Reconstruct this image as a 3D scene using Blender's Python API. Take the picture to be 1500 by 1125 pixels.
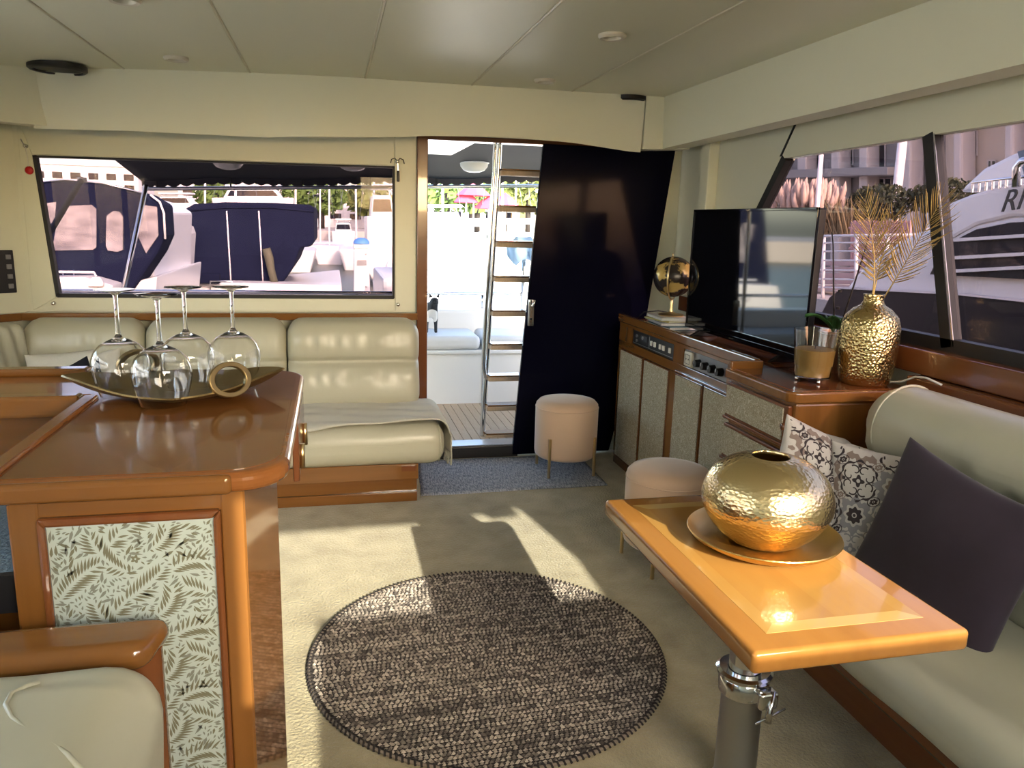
import bpy, bmesh, math, random
from mathutils import Vector, Matrix, noise, Quaternion
random.seed(7)
for o in list(bpy.data.objects): bpy.data.objects.remove(o)
sc = bpy.context.scene
C = sc.collection
PI = math.pi
# ------------------------------------------------------------------ camera
F, PITCH, YAW, ROLL, CAMZ = 1123.0, .2077, .23196, .02817, 1.5
r0 = Vector((math.cos(YAW), -math.sin(YAW), 0))
cf = Vector((math.sin(YAW)*math.cos(PITCH), math.cos(YAW)*math.cos(PITCH), -math.sin(PITCH)))
u0 = r0.cross(cf)
cr = r0*math.cos(ROLL) + u0*math.sin(ROLL)
cu = u0*math.cos(ROLL) - r0*math.sin(ROLL)
cam = bpy.data.objects.new('camera', bpy.data.cameras.new('camera'))
C.objects.link(cam)
cam.data.sensor_width = 36
cam.data.lens = F/1500*36
cam.data.clip_start = .02
cam.data.clip_end = 500
cam.matrix_world = Matrix(((cr.x, cu.x, -cf.x, 0), (cr.y, cu.y, -cf.y, 0), (cr.z, cu.z, -cf.z, CAMZ), (0, 0, 0, 1)))
sc.camera = cam
def ray(x, y): return cf + cr*((x-750)/F) + cu*((562.5-y)/F)
CO = Vector((0, 0, CAMZ))
def PZ(x, y, z=0): d = ray(x, y); return CO + d*((z-CAMZ)/d.z)
def PY(x, y, v): d = ray(x, y); return CO + d*(v/d.y)
def PX(x, y, v): d = ray(x, y); return CO + d*(v/d.x)
# ------------------------------------------------------------------ world, sun, exposure
SUN = Vector((-.57, 2.26, -1.0)).normalized()
w = bpy.data.worlds.new('world'); sc.world = w; w.use_nodes = True
nt = w.node_tree; nt.nodes.clear()
sky = nt.nodes.new('ShaderNodeTexSky'); sky.sky_type = 'NISHITA'; sky.sun_disc = False
sky.sun_elevation = math.asin(-SUN.z); sky.sun_rotation = math.atan2(-SUN.x, -SUN.y)
sky.air_density = 1.0; sky.dust_density = 2.5; sky.ozone_density = 1.0
bg = nt.nodes.new('ShaderNodeBackground'); bg.inputs[1].default_value = 1.5
wo = nt.nodes.new('ShaderNodeOutputWorld')
nt.links.new(sky.outputs[0], bg.inputs[0]); nt.links.new(bg.outputs[0], wo.inputs[0])
sl = bpy.data.lights.new('sun_offscreen', 'SUN'); sl.energy = 8.8; sl.angle = .009; sl.color = (1, .93, .78)
so = bpy.data.objects.new('sun_offscreen', sl); C.objects.link(so)
so.rotation_euler = SUN.to_track_quat('-Z', 'Y').to_euler(); so.location = (6, -12, 8)
sc.view_settings.view_transform = 'Standard'; sc.view_settings.look = 'None'
sc.view_settings.gamma = 1; sc.view_settings.use_curve_mapping = False
sc.view_settings.exposure = 0.42
# ------------------------------------------------------------------ materials
MT = {}
def mat(name, col, rough=.5, metal=0, coat=0, spec=.5, bump=None, var=None, trans=0, ior=1.45, emit=None, sheen=0):
    """bump=(scale,strength[,stretch]); var=(scale,col2[,stretch xyz,contrast])"""
    m = bpy.data.materials.new(name); m.use_nodes = True
    n = m.node_tree.nodes; l = m.node_tree.links; b = n['Principled BSDF']
    b.inputs['Base Color'].default_value = (*col, 1); b.inputs['Roughness'].default_value = rough
    b.inputs['Metallic'].default_value = metal; b.inputs['Specular IOR Level'].default_value = spec
    b.inputs['Coat Weight'].default_value = coat; b.inputs['Coat Roughness'].default_value = .04
    b.inputs['Transmission Weight'].default_value = trans; b.inputs['IOR'].default_value = ior
    if sheen: b.inputs['Sheen Weight'].default_value = sheen; b.inputs['Sheen Roughness'].default_value = .4
    if emit: b.inputs['Emission Color'].default_value = (*emit[0], 1); b.inputs['Emission Strength'].default_value = emit[1]
    tc = n.new('ShaderNodeTexCoord')
    if var:
        mp = n.new('ShaderNodeMapping'); l.new(tc.outputs['Object'], mp.inputs[0])
        if len(var) > 2: mp.inputs['Scale'].default_value = var[2]
        t = n.new('ShaderNodeTexNoise'); t.inputs['Scale'].default_value = var[0]; t.inputs['Detail'].default_value = 5
        l.new(mp.outputs[0], t.inputs[0])
        rp = n.new('ShaderNodeValToRGB'); k = var[3] if len(var) > 3 else .15
        rp.color_ramp.elements[0].position = .5-k; rp.color_ramp.elements[1].position = .5+k
        rp.color_ramp.elements[0].color = (*col, 1); rp.color_ramp.elements[1].color = (*var[1], 1)
        l.new(t.outputs[0], rp.inputs[0]); l.new(rp.outputs[0], b.inputs['Base Color'])
    if bump:
        t = n.new('ShaderNodeTexNoise'); t.inputs['Scale'].default_value = bump[0]; t.inputs['Detail'].default_value = 4
        mp = n.new('ShaderNodeMapping'); l.new(tc.outputs['Object'], mp.inputs[0])
        if len(bump) > 2: mp.inputs['Scale'].default_value = bump[2]
        l.new(mp.outputs[0], t.inputs[0])
        bp = n.new('ShaderNodeBump'); bp.inputs['Strength'].default_value = bump[1]; bp.inputs['Distance'].default_value = .01
        l.new(t.outputs[0], bp.inputs['Height']); l.new(bp.outputs[0], b.inputs['Normal'])
    MT[name] = m
    return m
def pane_mat(name, tint, refl=.04):
    m = bpy.data.materials.new(name); m.use_nodes = True
    n = m.node_tree.nodes; l = m.node_tree.links; n.clear()
    t = n.new('ShaderNodeBsdfTransparent'); t.inputs[0].default_value = (*tint, 1)
    g = n.new('ShaderNodeBsdfGlossy'); g.inputs['Roughness'].default_value = .01
    lw = n.new('ShaderNodeLayerWeight'); lw.inputs[0].default_value = .5
    p = n.new('ShaderNodeMath'); p.operation = 'POWER'; p.inputs[1].default_value = 5
    a = n.new('ShaderNodeMath'); a.operation = 'MULTIPLY_ADD'; a.inputs[1].default_value = 1-refl; a.inputs[2].default_value = refl
    a.use_clamp = True
    mx = n.new('ShaderNodeMixShader'); o = n.new('ShaderNodeOutputMaterial')
    l.new(lw.outputs['Facing'], p.inputs[0]); l.new(p.outputs[0], a.inputs[0]); l.new(a.outputs[0], mx.inputs[0])
    l.new(t.outputs[0], mx.inputs[1]); l.new(g.outputs[0], mx.inputs[2]); l.new(mx.outputs[0], o.inputs[0])
    MT[name] = m
    return m
def wood(name, a, b, axis='Y', rough=.18, coat=.6, scale=9):
    st = {'X': (.06, 1, 1), 'Y': (1, .06, 1), 'Z': (1, 1, .06)}[axis]
    return mat(name, a, rough, coat=coat, var=(scale, b, tuple(s*2.2 for s in st), .28), spec=.4)
mat('cream_wall', (.69, .685, .54), .42)
mat('cream_panel', (.69, .685, .54), .42)
mat('ceiling_vinyl', (.69, .685, .54), .45, bump=(60, .03))
mat('piping', (.66, .62, .48), .4)
mat('leather', (.46, .445, .335), .32, bump=(14, .12), spec=.55)
mat('leather_warm', (.46, .445, .335), .32, bump=(10, .12))
mat('blanket', (.56, .54, .45), .9, bump=(260, .5), sheen=.3)
mat('white_cloth', (.72, .70, .62), .85, bump=(120, .3))
for ax in 'XYZ':
    wood('teak_'+ax, (.155, .060, .013), (.225, .094, .023), ax)
    wood('mahogany_'+ax, (.135, .042, .014), (.19, .066, .021), ax)
    wood('honey_'+ax, (.30, .125, .027), (.38, .17, .038), ax)
wood('honey_inlay', (.40, .205, .050), (.46, .25, .065), 'Y', rough=.12)
wood('honey_inlay_light', (.50, .31, .095), (.56, .36, .12), 'X', rough=.12)
wood('bar_top', (.20, .068, .016), (.27, .10, .026), 'X', rough=.18, coat=.35)
mat('carpet', (.33, .275, .16), .95, var=(7, (.47, .405, .25), (1, 1, 1), .22), bump=(90, .8), sheen=.25)
mat('gold_hammered', (.62, .48, .22), .24, 1)
mat('gold', (.80, .60, .28), .28, 1, bump=(60, .05))
mat('gold_plate', (.70, .46, .16), .3, 1, bump=(25, .08, (1, 8, 1)))
mat('gold_leaf', (.46, .32, .12), .36, 1)
mat('brass', (.72, .54, .28), .28, 1)
mat('bronze', (.24, .17, .075), .36, .85, bump=(40, .1))
mat('steel', (.72, .72, .72), .14, 1)
mat('steel_dull', (.45, .45, .45), .3, 1)
mat('black', (.012, .012, .014), .4)
mat('black_gloss', (.004, .004, .006), .04, spec=.5)
mat('door_glass', (.003, .003, .010), .10, spec=.07)
mat('rubber', (.012, .012, .013), .55)
mat('velvet_blush', (.60, .42, .29), .85, bump=(9, .05), sheen=.6)
mat('velvet_plum', (.020, .013, .022), .9, var=(5, (.036, .025, .040), (1, 1, 1), .25), sheen=.25)
mat('velvet_navy', (.012, .012, .02), .9)
mat('glass', (1, 1, 1), 0.0, trans=1, ior=1.45)
mat('wax', (.30, .19, .045), .5)
mat('leaf_green', (.04, .12, .03), .45)
mat('copper_pot', (.26, .12, .06), .35, .6)
mat('twig', (.02, .016, .014), .7)
mat('paper_white', (.70, .69, .66), .7)
mat('book_blue', (.10, .22, .30), .6)
mat('book_dark', (.05, .05, .06), .5)
mat('book_yellow', (.48, .42, .16), .6)
mat('book_grey', (.42, .42, .44), .6)
mat('panel_black', (.010, .010, .012), .35)
mat('panel_grey', (.20, .20, .21), .4, .6)
mat('white_plastic', (.70, .69, .64), .4)
mat('ivory_plastic', (.60, .56, .46), .4)
mat('red_plastic', (.5, .01, .01), .3)
mat('rug_dark', (.030, .024, .022), .95)
mat('wallpaper_ground', (.44, .50, .455), .75)
mat('wallpaper_leaf', (.17, .16, .10), .75)
mat('wallpaper_sage', (.20, .21, .165), .75)
mat('cushion_ground', (.50, .475, .44), .85, bump=(200, .2))
mat('print_dark', (.035, .026, .028), .85)
mat('print_grey', (.24, .24, .25), .85)
mat('print_taupe', (.22, .17, .145), .85)
mat('galley_blue', (.13, .20, .26), .4, bump=(150, .5))
# fine scroll cloth on the sideboard doors
m = mat('scroll_cloth', (.36, .34, .27), .8)
n = m.node_tree.nodes; l = m.node_tree.links
tc = n.new('ShaderNodeTexCoord'); wv = n.new('ShaderNodeTexNoise'); wv.inputs['Scale'].default_value = 30; wv.inputs['Detail'].default_value = 1; wv.inputs['Distortion'].default_value = 2.5
l.new(tc.outputs['Object'], wv.inputs[0])
sn = n.new('ShaderNodeMath'); sn.operation = 'MULTIPLY'; sn.inputs[1].default_value = 34; l.new(wv.outputs[0], sn.inputs[0])
s2 = n.new('ShaderNodeMath'); s2.operation = 'SINE'; l.new(sn.outputs[0], s2.inputs[0])
rp = n.new('ShaderNodeValToRGB'); rp.color_ramp.elements[0].position = .25; rp.color_ramp.elements[1].position = .6
rp.color_ramp.elements[0].color = (.30, .26, .17, 1); rp.color_ramp.elements[1].color = (.52, .47, .36, 1)
l.new(s2.outputs[0], rp.inputs[0]); l.new(rp.outputs[0], n['Principled BSDF'].inputs['Base Color'])
# woven blue-grey mat
m = mat('mat_weave', (.25, .28, .35), .95, bump=(120, .5, (8, 1, 1)))
n = m.node_tree.nodes; l = m.node_tree.links
tc = n.new('ShaderNodeTexCoord'); mp = n.new('ShaderNodeMapping'); mp.inputs['Scale'].default_value = (190, 26, 1); l.new(tc.outputs['Object'], mp.inputs[0])
t = n.new('ShaderNodeTexNoise'); t.inputs['Scale'].default_value = 1; t.inputs['Detail'].default_value = 2; l.new(mp.outputs[0], t.inputs[0])
rp = n.new('ShaderNodeValToRGB'); rp.color_ramp.elements[0].position = .38; rp.color_ramp.elements[1].position = .62
rp.color_ramp.elements[0].color = (.19, .21, .26, 1); rp.color_ramp.elements[1].color = (.54, .56, .61, 1)
l.new(t.outputs[0], rp.inputs[0]); l.new(rp.outputs[0], n['Principled BSDF'].inputs['Base Color'])
# rug stitches take their tone from a colour attribute (a dye that differs from stitch to stitch)
m = mat('rug_yarn', (.3, .25, .2), .95)
n = m.node_tree.nodes; l = m.node_tree.links
at = n.new('ShaderNodeAttribute'); at.attribute_name = 'dye'; l.new(at.outputs['Color'], n['Principled BSDF'].inputs['Base Color'])
pane_mat('tinted_pane', (.46, .40, .415), .013)
pane_mat('aft_pane', (.46, .40, .415), .006)
pane_mat('clear_pane', (.97, .98, .98), .03)
# hammered dents on the tall vase
for nm, sc_, st_ in (('gold_hammered', 100, .8),):
    m = MT[nm]; n = m.node_tree.nodes; l = m.node_tree.links
    tc = n.new('ShaderNodeTexCoord'); v = n.new('ShaderNodeTexVoronoi'); v.inputs['Scale'].default_value = sc_
    l.new(tc.outputs['Object'], v.inputs[0]); bp = n.new('ShaderNodeBump'); bp.inputs['Strength'].default_value = st_; bp.inputs['Distance'].default_value = .004
    l.new(v.outputs['Distance'], bp.inputs['Height']); l.new(bp.outputs[0], n['Principled BSDF'].inputs['Normal'])
m = mat('gold_brushed', (.86, .68, .38), .24, 1); n = m.node_tree.nodes; l = m.node_tree.links
tc = n.new('ShaderNodeTexCoord'); v = n.new('ShaderNodeTexVoronoi'); v.inputs['Scale'].default_value = 95
mp = n.new('ShaderNodeMapping'); mp.inputs['Scale'].default_value = (1, 1, 1.6); l.new(tc.outputs['Object'], mp.inputs[0]); l.new(mp.outputs[0], v.inputs[0])
bp = n.new('ShaderNodeBump'); bp.inputs['Strength'].default_value = .55; bp.inputs['Distance'].default_value = .002
l.new(v.outputs['Distance'], bp.inputs['Height']); l.new(bp.outputs[0], n['Principled BSDF'].inputs['Normal'])
# outdoors
mat('teak_deck', (.46, .33, .21), .7, var=(20, (.55, .41, .28), (8, .6, 1), .3))
mat('caulk', (.05, .045, .04), .8)
mat('gelcoat', (.78, .77, .75), .3)
mat('gelcoat_grey', (.33, .34, .38), .3)
mat('hull_black', (.010, .010, .016), .35, spec=.18)
mat('gelcoat_cream', (.66, .58, .44), .4)
mat('bench_vinyl', (.72, .72, .72), .6)
mat('navy_canvas', (.006, .008, .024), .95, spec=.15, var=(1.4, (.010, .013, .036), (1, 1, 1), .3), bump=(1.2, .25))
mat('dark_canvas', (.03, .03, .036), .85)
mat('grey_canvas', (.30, .31, .34), .8)
mat('clear_vinyl', (.12, .11, .125), .12, var=(2.2, (.40, .36, .36), (1, 1, 2), .2))
mat('dark_glass', (.012, .012, .02), .06)
mat('water', (.060, .075, .040), .35, spec=.25, bump=(2.2, .5, (1, 3, 1)))
mat('dock', (.42, .38, .34), .8)
mat('stone_wall', (.52, .42, .33), .8, var=(1.5, (.58, .48, .38)))
mat('building_dark', (.26, .24, .23), .8)
mat('building_white', (.72, .70, .68), .8)
mat('column_stone', (.52, .47, .44), .8)
mat('pampas', (.50, .36, .30), .9)
mat('hedge', (.05, .055, .025), .8)
mat('reed', (.28, .21, .12), .9)
mat('fence_pink', (.52, .30, .29), .8)
mat('pole_white', (.78, .74, .74), .5)
mat('cap_blue', (.10, .28, .62), .5)
mat('umbrella_red', (.62, .05, .10), .7)
mat('tree_green', (.10, .17, .04), .8)
mat('palm_green', (.16, .20, .06), .8)
mat('dog_black', (.02, .02, .022), .7)
mat('dog_white', (.75, .72, .68), .8)
mat('quay', (.50, .46, .42), .85)
mat('fender_olive', (.10, .095, .06), .7)
mat('pale_concrete', (.58, .56, .51), .85, var=(.7, (.52, .50, .46)))
mat('lamp_lens', (.75, .72, .62), .3)
# ------------------------------------------------------------------ mesh helpers
W = {}
class MB:
    def __init__(s): s.v = []; s.f = []
    def add(s, vs, fs):
        k = len(s.v); s.v += [tuple(p) for p in vs]; s.f += [tuple(i+k for i in f) for f in fs]; return s
    def box(s, x0, x1, y0, y1, z0, z1):
        return s.add([(x, y, z) for x in (x0, x1) for y in (y0, y1) for z in (z0, z1)],
                     [(0, 1, 3, 2), (4, 6, 7, 5), (0, 4, 5, 1), (2, 3, 7, 6), (0, 2, 6, 4), (1, 5, 7, 3)])
    def prism(s, pts, d):
        """pts: planar 3D loop, d: extrusion vector"""
        n = len(pts); d = Vector(d); P = [Vector(p) for p in pts]
        nr = Vector((0, 0, 0))
        for i in range(n): nr += P[i].cross(P[(i+1) % n])
        if nr.dot(d) > 0: P.reverse()
        return s.add(P+[p+d for p in P], [tuple(range(n)), tuple(range(2*n-1, n-1, -1))] + [(i, i+n, (i+1) % n+n, (i+1) % n) for i in range(n)])
    def tube(s, pts, r, n=10, closed=False, cap=True):
        P = [Vector(p) for p in pts]; m = len(P); k = len(s.v); rs = r if isinstance(r, (list, tuple)) else [r]*m
        T = []
        for i in range(m):
            a = P[(i-1) % m] if (i or closed) else P[0]; b = P[(i+1) % m] if (i < m-1 or closed) else P[-1]
            T.append((b-a).normalized())
        up = Vector((0, 0, 1)) if abs(T[0].z) < .9 else Vector((1, 0, 0))
        N = (up - T[0]*up.dot(T[0])).normalized()
        for i in range(m):
            N = (N - T[i]*N.dot(T[i])).normalized(); B = T[i].cross(N)
            for j in range(n):
                a = 2*PI*j/n; s.v.append(tuple(P[i] + (N*math.cos(a)+B*math.sin(a))*rs[i]))
        for i in range(m if closed else m-1):
            for j in range(n):
                a = k+i*n; b = k+((i+1) % m)*n
                s.f.append((a+j, a+(j+1) % n, b+(j+1) % n, b+j))
        if cap and not closed:
            s.f.append(tuple(k+j for j in range(n-1, -1, -1))); s.f.append(tuple(k+(m-1)*n+j for j in range(n)))
        return s
    def lathe(s, prof, n=32, c=(0, 0, 0), sx=1, sy=1):
        """prof: list of (r,z); closes to the axis where r==0"""
        k = len(s.v); idx = []
        for r, z in prof:
            if r < 1e-6: idx.append([len(s.v)]); s.v.append((c[0], c[1], c[2]+z))
            else:
                idx.append(list(range(len(s.v), len(s.v)+n)))
                for j in range(n): a = 2*PI*j/n; s.v.append((c[0]+r*math.cos(a)*sx, c[1]+r*math.sin(a)*sy, c[2]+z))
        for a, b in zip(idx, idx[1:]):
            for j in range(n):
                q = (j+1) % n
                if len(a) == 1 and len(b) == 1: continue
                if len(a) == 1: s.f.append((a[0], b[q], b[j]))
                elif len(b) == 1: s.f.append((a[j], a[q], b[0]))
                else: s.f.append((a[j], a[q], b[q], b[j]))
        return s
    def rbox(s, x0, x1, y0, y1, z0, z1, r=.05, n=10, fn=None):
        """rounded box; fn(Vector)->Vector optional deformation"""
        k = len(s.v); key = {}
        c = Vector(((x0+x1)/2, (y0+y1)/2, (z0+z1)/2)); h = Vector(((x1-x0)/2, (y1-y0)/2, (z1-z0)/2))
        r = min(r, h.x*.99, h.y*.99, h.z*.99)
        def grid(L):
            inner = [(-L+r) + (2*(L-r))*i/n for i in range(n+1)]
            return [-L, -L+r*.12, -L+r*.35, -L+r*.65]+inner+[L-r*.65, L-r*.35, L-r*.12, L]
        G = [grid(h.x), grid(h.y), grid(h.z)]; m = len(G[0])
        def vert(i, j, q):
            if (i, j, q) in key: return key[(i, j, q)]
            p = Vector((G[0][i], G[1][j], G[2][q]))
            inn = Vector([max(-h[a]+r, min(h[a]-r, p[a])) for a in range(3)])
            d = p-inn
            if d.length > 1e-9: p = inn + d.normalized()*r
            p = c+p
            if fn: p = fn(p)
            key[(i, j, q)] = len(s.v); s.v.append(tuple(p)); return key[(i, j, q)]
        M = m-1
        for a in range(M):
            for b in range(M):
                s.f.append((vert(a, b, 0), vert(a, b+1, 0), vert(a+1, b+1, 0), vert(a+1, b, 0)))
                s.f.append((vert(a, b, M), vert(a+1, b, M), vert(a+1, b+1, M), vert(a, b+1, M)))
                s.f.append((vert(a, 0, b), vert(a+1, 0, b), vert(a+1, 0, b+1), vert(a, 0, b+1)))
                s.f.append((vert(a, M, b), vert(a, M, b+1), vert(a+1, M, b+1), vert(a+1, M, b)))
                s.f.append((vert(0, a, b), vert(0, a, b+1), vert(0, a+1, b+1), vert(0, a+1, b)))
                s.f.append((vert(M, a, b), vert(M, a+1, b), vert(M, a+1, b+1), vert(M, a, b+1)))
        return s
    def sheet(s, fn, nu, nv, th=0):
        """fn(u,v)->point on [0,1]^2; th: solid thickness along normal"""
        k = len(s.v)
        g = [[Vector(fn(i/nu, j/nv)) for j in range(nv+1)] for i in range(nu+1)]
        for row in g: s.v += [tuple(p) for p in row]
        id_ = lambda i, j: k+i*(nv+1)+j
        for i in range(nu):
            for j in range(nv): s.f.append((id_(i, j), id_(i+1, j), id_(i+1, j+1), id_(i, j+1)))
        if th:
            k2 = len(s.v)
            for i in range(nu+1):
                for j in range(nv+1):
                    a = g[min(i+1, nu)][j]-g[max(i-1, 0)][j]; b = g[i][min(j+1, nv)]-g[i][max(j-1, 0)]
                    nn = a.cross(b); nn = nn.normalized() if nn.length > 1e-12 else Vector((0, 0, 1))
                    s.v.append(tuple(g[i][j]-nn*th))
            id2 = lambda i, j: k2+i*(nv+1)+j
            for i in range(nu):
                for j in range(nv): s.f.append((id2(i, j), id2(i, j+1), id2(i+1, j+1), id2(i+1, j)))
            for i in range(nu):
                s.f.append((id_(i, 0), id2(i, 0), id2(i+1, 0), id_(i+1, 0))); s.f.append((id_(i, nv), id_(i+1, nv), id2(i+1, nv), id2(i, nv)))
            for j in range(nv):
                s.f.append((id_(0, j), id_(0, j+1), id2(0, j+1), id2(0, j))); s.f.append((id_(nu, j), id2(nu, j), id2(nu, j+1), id_(nu, j+1)))
        return s
    def xf(s, M, k=0):
        s.v = s.v[:k]+[tuple(M @ Vector(p)) for p in s.v[k:]]; return s
    def build(s, name, m, parent=None, smooth=False, bevel=0, local=False, seg=2):
        me = bpy.data.meshes.new(name)
        vs = s.v
        if parent is not None and not local:
            I = W[parent.name].inverted(); vs = [tuple(I @ Vector(p)) for p in vs]
        me.from_pydata(vs, [], s.f); me.materials.append(MT[m] if isinstance(m, str) else m)
        o = bpy.data.objects.new(name, me); C.objects.link(o)
        if parent is not None: o.parent = parent; W[o.name] = W[parent.name].copy()
        else: W[o.name] = Matrix.Identity(4)
        if smooth:
            me.polygons.foreach_set('use_smooth', [True]*len(me.polygons))
            if smooth == 'auto': me.set_sharp_from_angle(angle=.7)
        if bevel:
            b = o.modifiers.new('bevel', 'BEVEL'); b.width = bevel; b.segments = seg; b.limit_method = 'ANGLE'; b.angle_limit = .6
        return o
def box(name, m, b, parent=None, bevel=0, **k): return MB().box(*b).build(name, m, parent, bevel=bevel, **k)
def tag(o, label=None, cat=None, group=None, kind=None):
    if label: o['label'] = label
    if cat: o['category'] = cat
    if group: o['group'] = group
    if kind: o['kind'] = kind
    return o
def struct(o): o['kind'] = 'structure'; return o
def thing(name, label, cat, loc=(0, 0, 0), group=None, M=None, rz=0):
    o = bpy.data.objects.new(name, None); C.objects.link(o); o.empty_display_size = .05
    Mx = M if M is not None else Matrix.Translation(Vector(loc)) @ Matrix.Rotation(rz, 4, 'Z')
    o.matrix_world = Mx; W[o.name] = Mx.copy()
    return tag(o, label, cat, group)
def copy_tree(o, parent=None):
    c = o.copy(); C.objects.link(c)
    if parent is not None: c.parent = parent
    for ch in o.children: copy_tree(ch, c)
    return c
def rough_fn(amp, sc_, ax=None):
    def f(p):
        d = noise.noise_vector(p*sc_)*amp
        return p+d
    return f
def text_mesh(name, txt, size, m, parent, M, ex=.002, shear=0):
    cu_ = bpy.data.curves.new(name, 'FONT'); cu_.body = txt; cu_.size = size; cu_.extrude = ex; cu_.shear = shear
    t = bpy.data.objects.new(name+'_tmp', cu_); C.objects.link(t)
    dg = bpy.context.evaluated_depsgraph_get(); dg.update()
    me = bpy.data.meshes.new_from_object(t.evaluated_get(dg)); bpy.data.objects.remove(t); bpy.data.curves.remove(cu_)
    I = W[parent.name].inverted() @ M
    me.transform(I); me.materials.clear(); me.materials.append(MT[m])
    o = bpy.data.objects.new(name, me); C.objects.link(o); o.parent = parent; W[o.name] = W[parent.name].copy()
    return o
# ================================================================== STRUCTURE
WX = 2.2                                  # inner face of the right-hand side wall
fl = MB().box(-2.15, 2.4, -1.0, 4.80, -.06, 0).build('floor', 'carpet'); struct(fl)
# ---- ceiling: six upholstered panels with piped seams
CE = [(-2.15, 2.11), (-1.42, 2.165), (-.99, 2.193), (-.393, 2.215), (.19, 2.225), (.762, 2.228), (1.335, 2.232), (2.3, 2.24)]
def ceil_z(x):
    for (a, za), (b, zb) in zip(CE, CE[1:]):
        if a <= x <= b: return za+(zb-za)*(x-a)/(b-a)
    return CE[-1][1]
ce = MB().box(-2.2, 2.4, -1.0, 4.80, 2.29, 2.33).build('ceiling', 'ceiling_vinyl'); struct(ce)
seams = [-2.15, -.99, -.393, .19, .762, 1.335, 2.3]
for a, b in zip(seams, seams[1:]):
    xs = [a+.003]+[x for x, _ in CE if a+.02 < x < b-.02]+[b-.003]
    lo = [Vector((x, -.95, ceil_z(x))) for x in xs]; hi = [Vector((x, -.95, 2.295)) for x in reversed(xs)]
    MB().prism(lo+hi, (0, 5.6, 0)).build('ceiling_panel', 'ceiling_vinyl', ce, bevel=.006)
for x in seams[1:-1]:
    MB().tube([(x, -.95, ceil_z(x)+.002), (x, 4.5, ceil_z(x)+.002)], .0055, 8).build('seam_piping', 'piping', ce, smooth=True)
# ---- valances round the ceiling edge
def poly_at(pts, x):
    for (a, za), (b, zb) in zip(pts, pts[1:]):
        if a <= x <= b: return za+(zb-za)*(x-a)/(b-a)
    return pts[0][1] if x < pts[0][0] else pts[-1][1]
VY = 4.5
top = [(p.x, p.z) for p in (PY(x, y, VY) for x, y in ((53, 108), (190, 107.5), (366, 111), (537, 121), (725, 133), (850, 143), (930, 151), (998, 148)))]
bot = [(p.x, p.z) for p in (PY(x, y, VY) for x, y in ((60, 187), (200, 190), (300, 195), (440, 202), (490, 204), (545, 203), (590, 198), (615, 196.5), (725, 198), (830, 206), (925, 221.5), (990, 220)))]
def smooth_at(pts, x): return (poly_at(pts, x-.06)+poly_at(pts, x)+poly_at(pts, x+.06))/3
def val_fn(u, v):
    x = -1.424+u*(1.775+1.424); zt = 2.31; zb = smooth_at(bot, x)
    z = zb+(zt-zb)*v
    bulge = .045*max(0, 1-((x-.05)/.35)**2)*(1-v)
    return (x, VY-bulge+.02*(1-v)**3, z)
va = MB().sheet(lambda u, v: val_fn(u, v), 90, 8, th=-.12).build('trim_1', 'cream_panel', smooth='auto'); struct(va)
def val2(u, v):
    x = 1.778+u*(2.075-1.778); zb = smooth_at(bot, x)
    return (x, VY+.012*u, zb+(2.31-zb)*v)
MB().sheet(val2, 6, 4, th=-.12).build('corner_panel', 'cream_panel', va, smooth='auto')
P0, P1 = Vector((-1.428, 4.5)), Vector((-2.1, 3.98))
def val3(u, v):
    p = P1.lerp(P0, u); return (p.x, p.y, 1.905-.01*(1-u)+v*(2.31-1.905))
MB().sheet(val3, 8, 4, th=-.12).build('side_panel', 'cream_panel', va, smooth='auto')
def val4(u, v):
    y = 4.53-u*5.4; zb = 1.957+.028*(4.53-y)/2.4 if y > .5 else 2.004
    return (2.055+.012*(1-v)**2, y, zb+v*(2.32-zb))
vr = MB().sheet(val4, 40, 6, th=-.16).build('trim_2', 'cream_panel', smooth='auto'); struct(vr)
# ---- back wall (Y = 4.75) with window and doorway
BY = 4.75
def bw(x, z, y=BY): return Vector((x, y, z))
mb = MB(); D = (0, .06, 0)
mb.prism([bw(-1.65, 0), bw(.50, 0), bw(.50, 1.022), bw(-1.65, 1.022)], D)
mb.prism([bw(-1.65, 1.022), bw(-1.509, 1.022), bw(-1.559, 1.783), bw(-1.65, 1.783)], D)
mb.prism([bw(-1.65, 1.783), bw(-1.559, 1.783), bw(.37, 1.808), bw(.50, 1.808), bw(.50, 2.3), bw(-1.65, 2.3)], D)
mb.prism([bw(.365, 1.022), bw(.50, 1.022), bw(.50, 1.808), bw(.37, 1.808)], D)
mb.prism([bw(.50, 1.985), bw(2.3, 1.985), bw(2.3, 2.3), bw(.50, 2.3)], D)
mb.prism([bw(2.10, 1.985), bw(1.98, .955), bw(1.77, 0), bw(2.3, 0), bw(2.3, 1.985)], D)
wb = mb.build('wall_back', 'cream_wall'); struct(wb)
mb = MB(); D = (0, .008, 0); q = BY-.009
mb.prism([bw(-1.628, .947, q), bw(.366, .947, q), bw(.366, 1.02, q), bw(-1.505, 1.02, q)], D)
mb.prism([bw(-1.628, .947, q), bw(-1.507, 1.02, q), bw(-1.557, 1.783, q), bw(-1.615, 2.0, q)], D)
mb.prism([bw(-1.615, 2.0, q), bw(-1.557, 1.785, q), bw(.366, 1.81, q), bw(.366, 2.0, q)], D)
mb.build('wall_panel', 'cream_panel', wb, bevel=.003)
box('jamb_panel', 'cream_panel', (.371, .498, BY-.009, BY-.001, .947, 2.0), wb, bevel=.003)
# aft corner pilaster on the right
box('pilaster', 'cream_panel', (2.135, 2.2, 4.24, 4.34, .93, 2.0), wb, bevel=.006)
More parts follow.
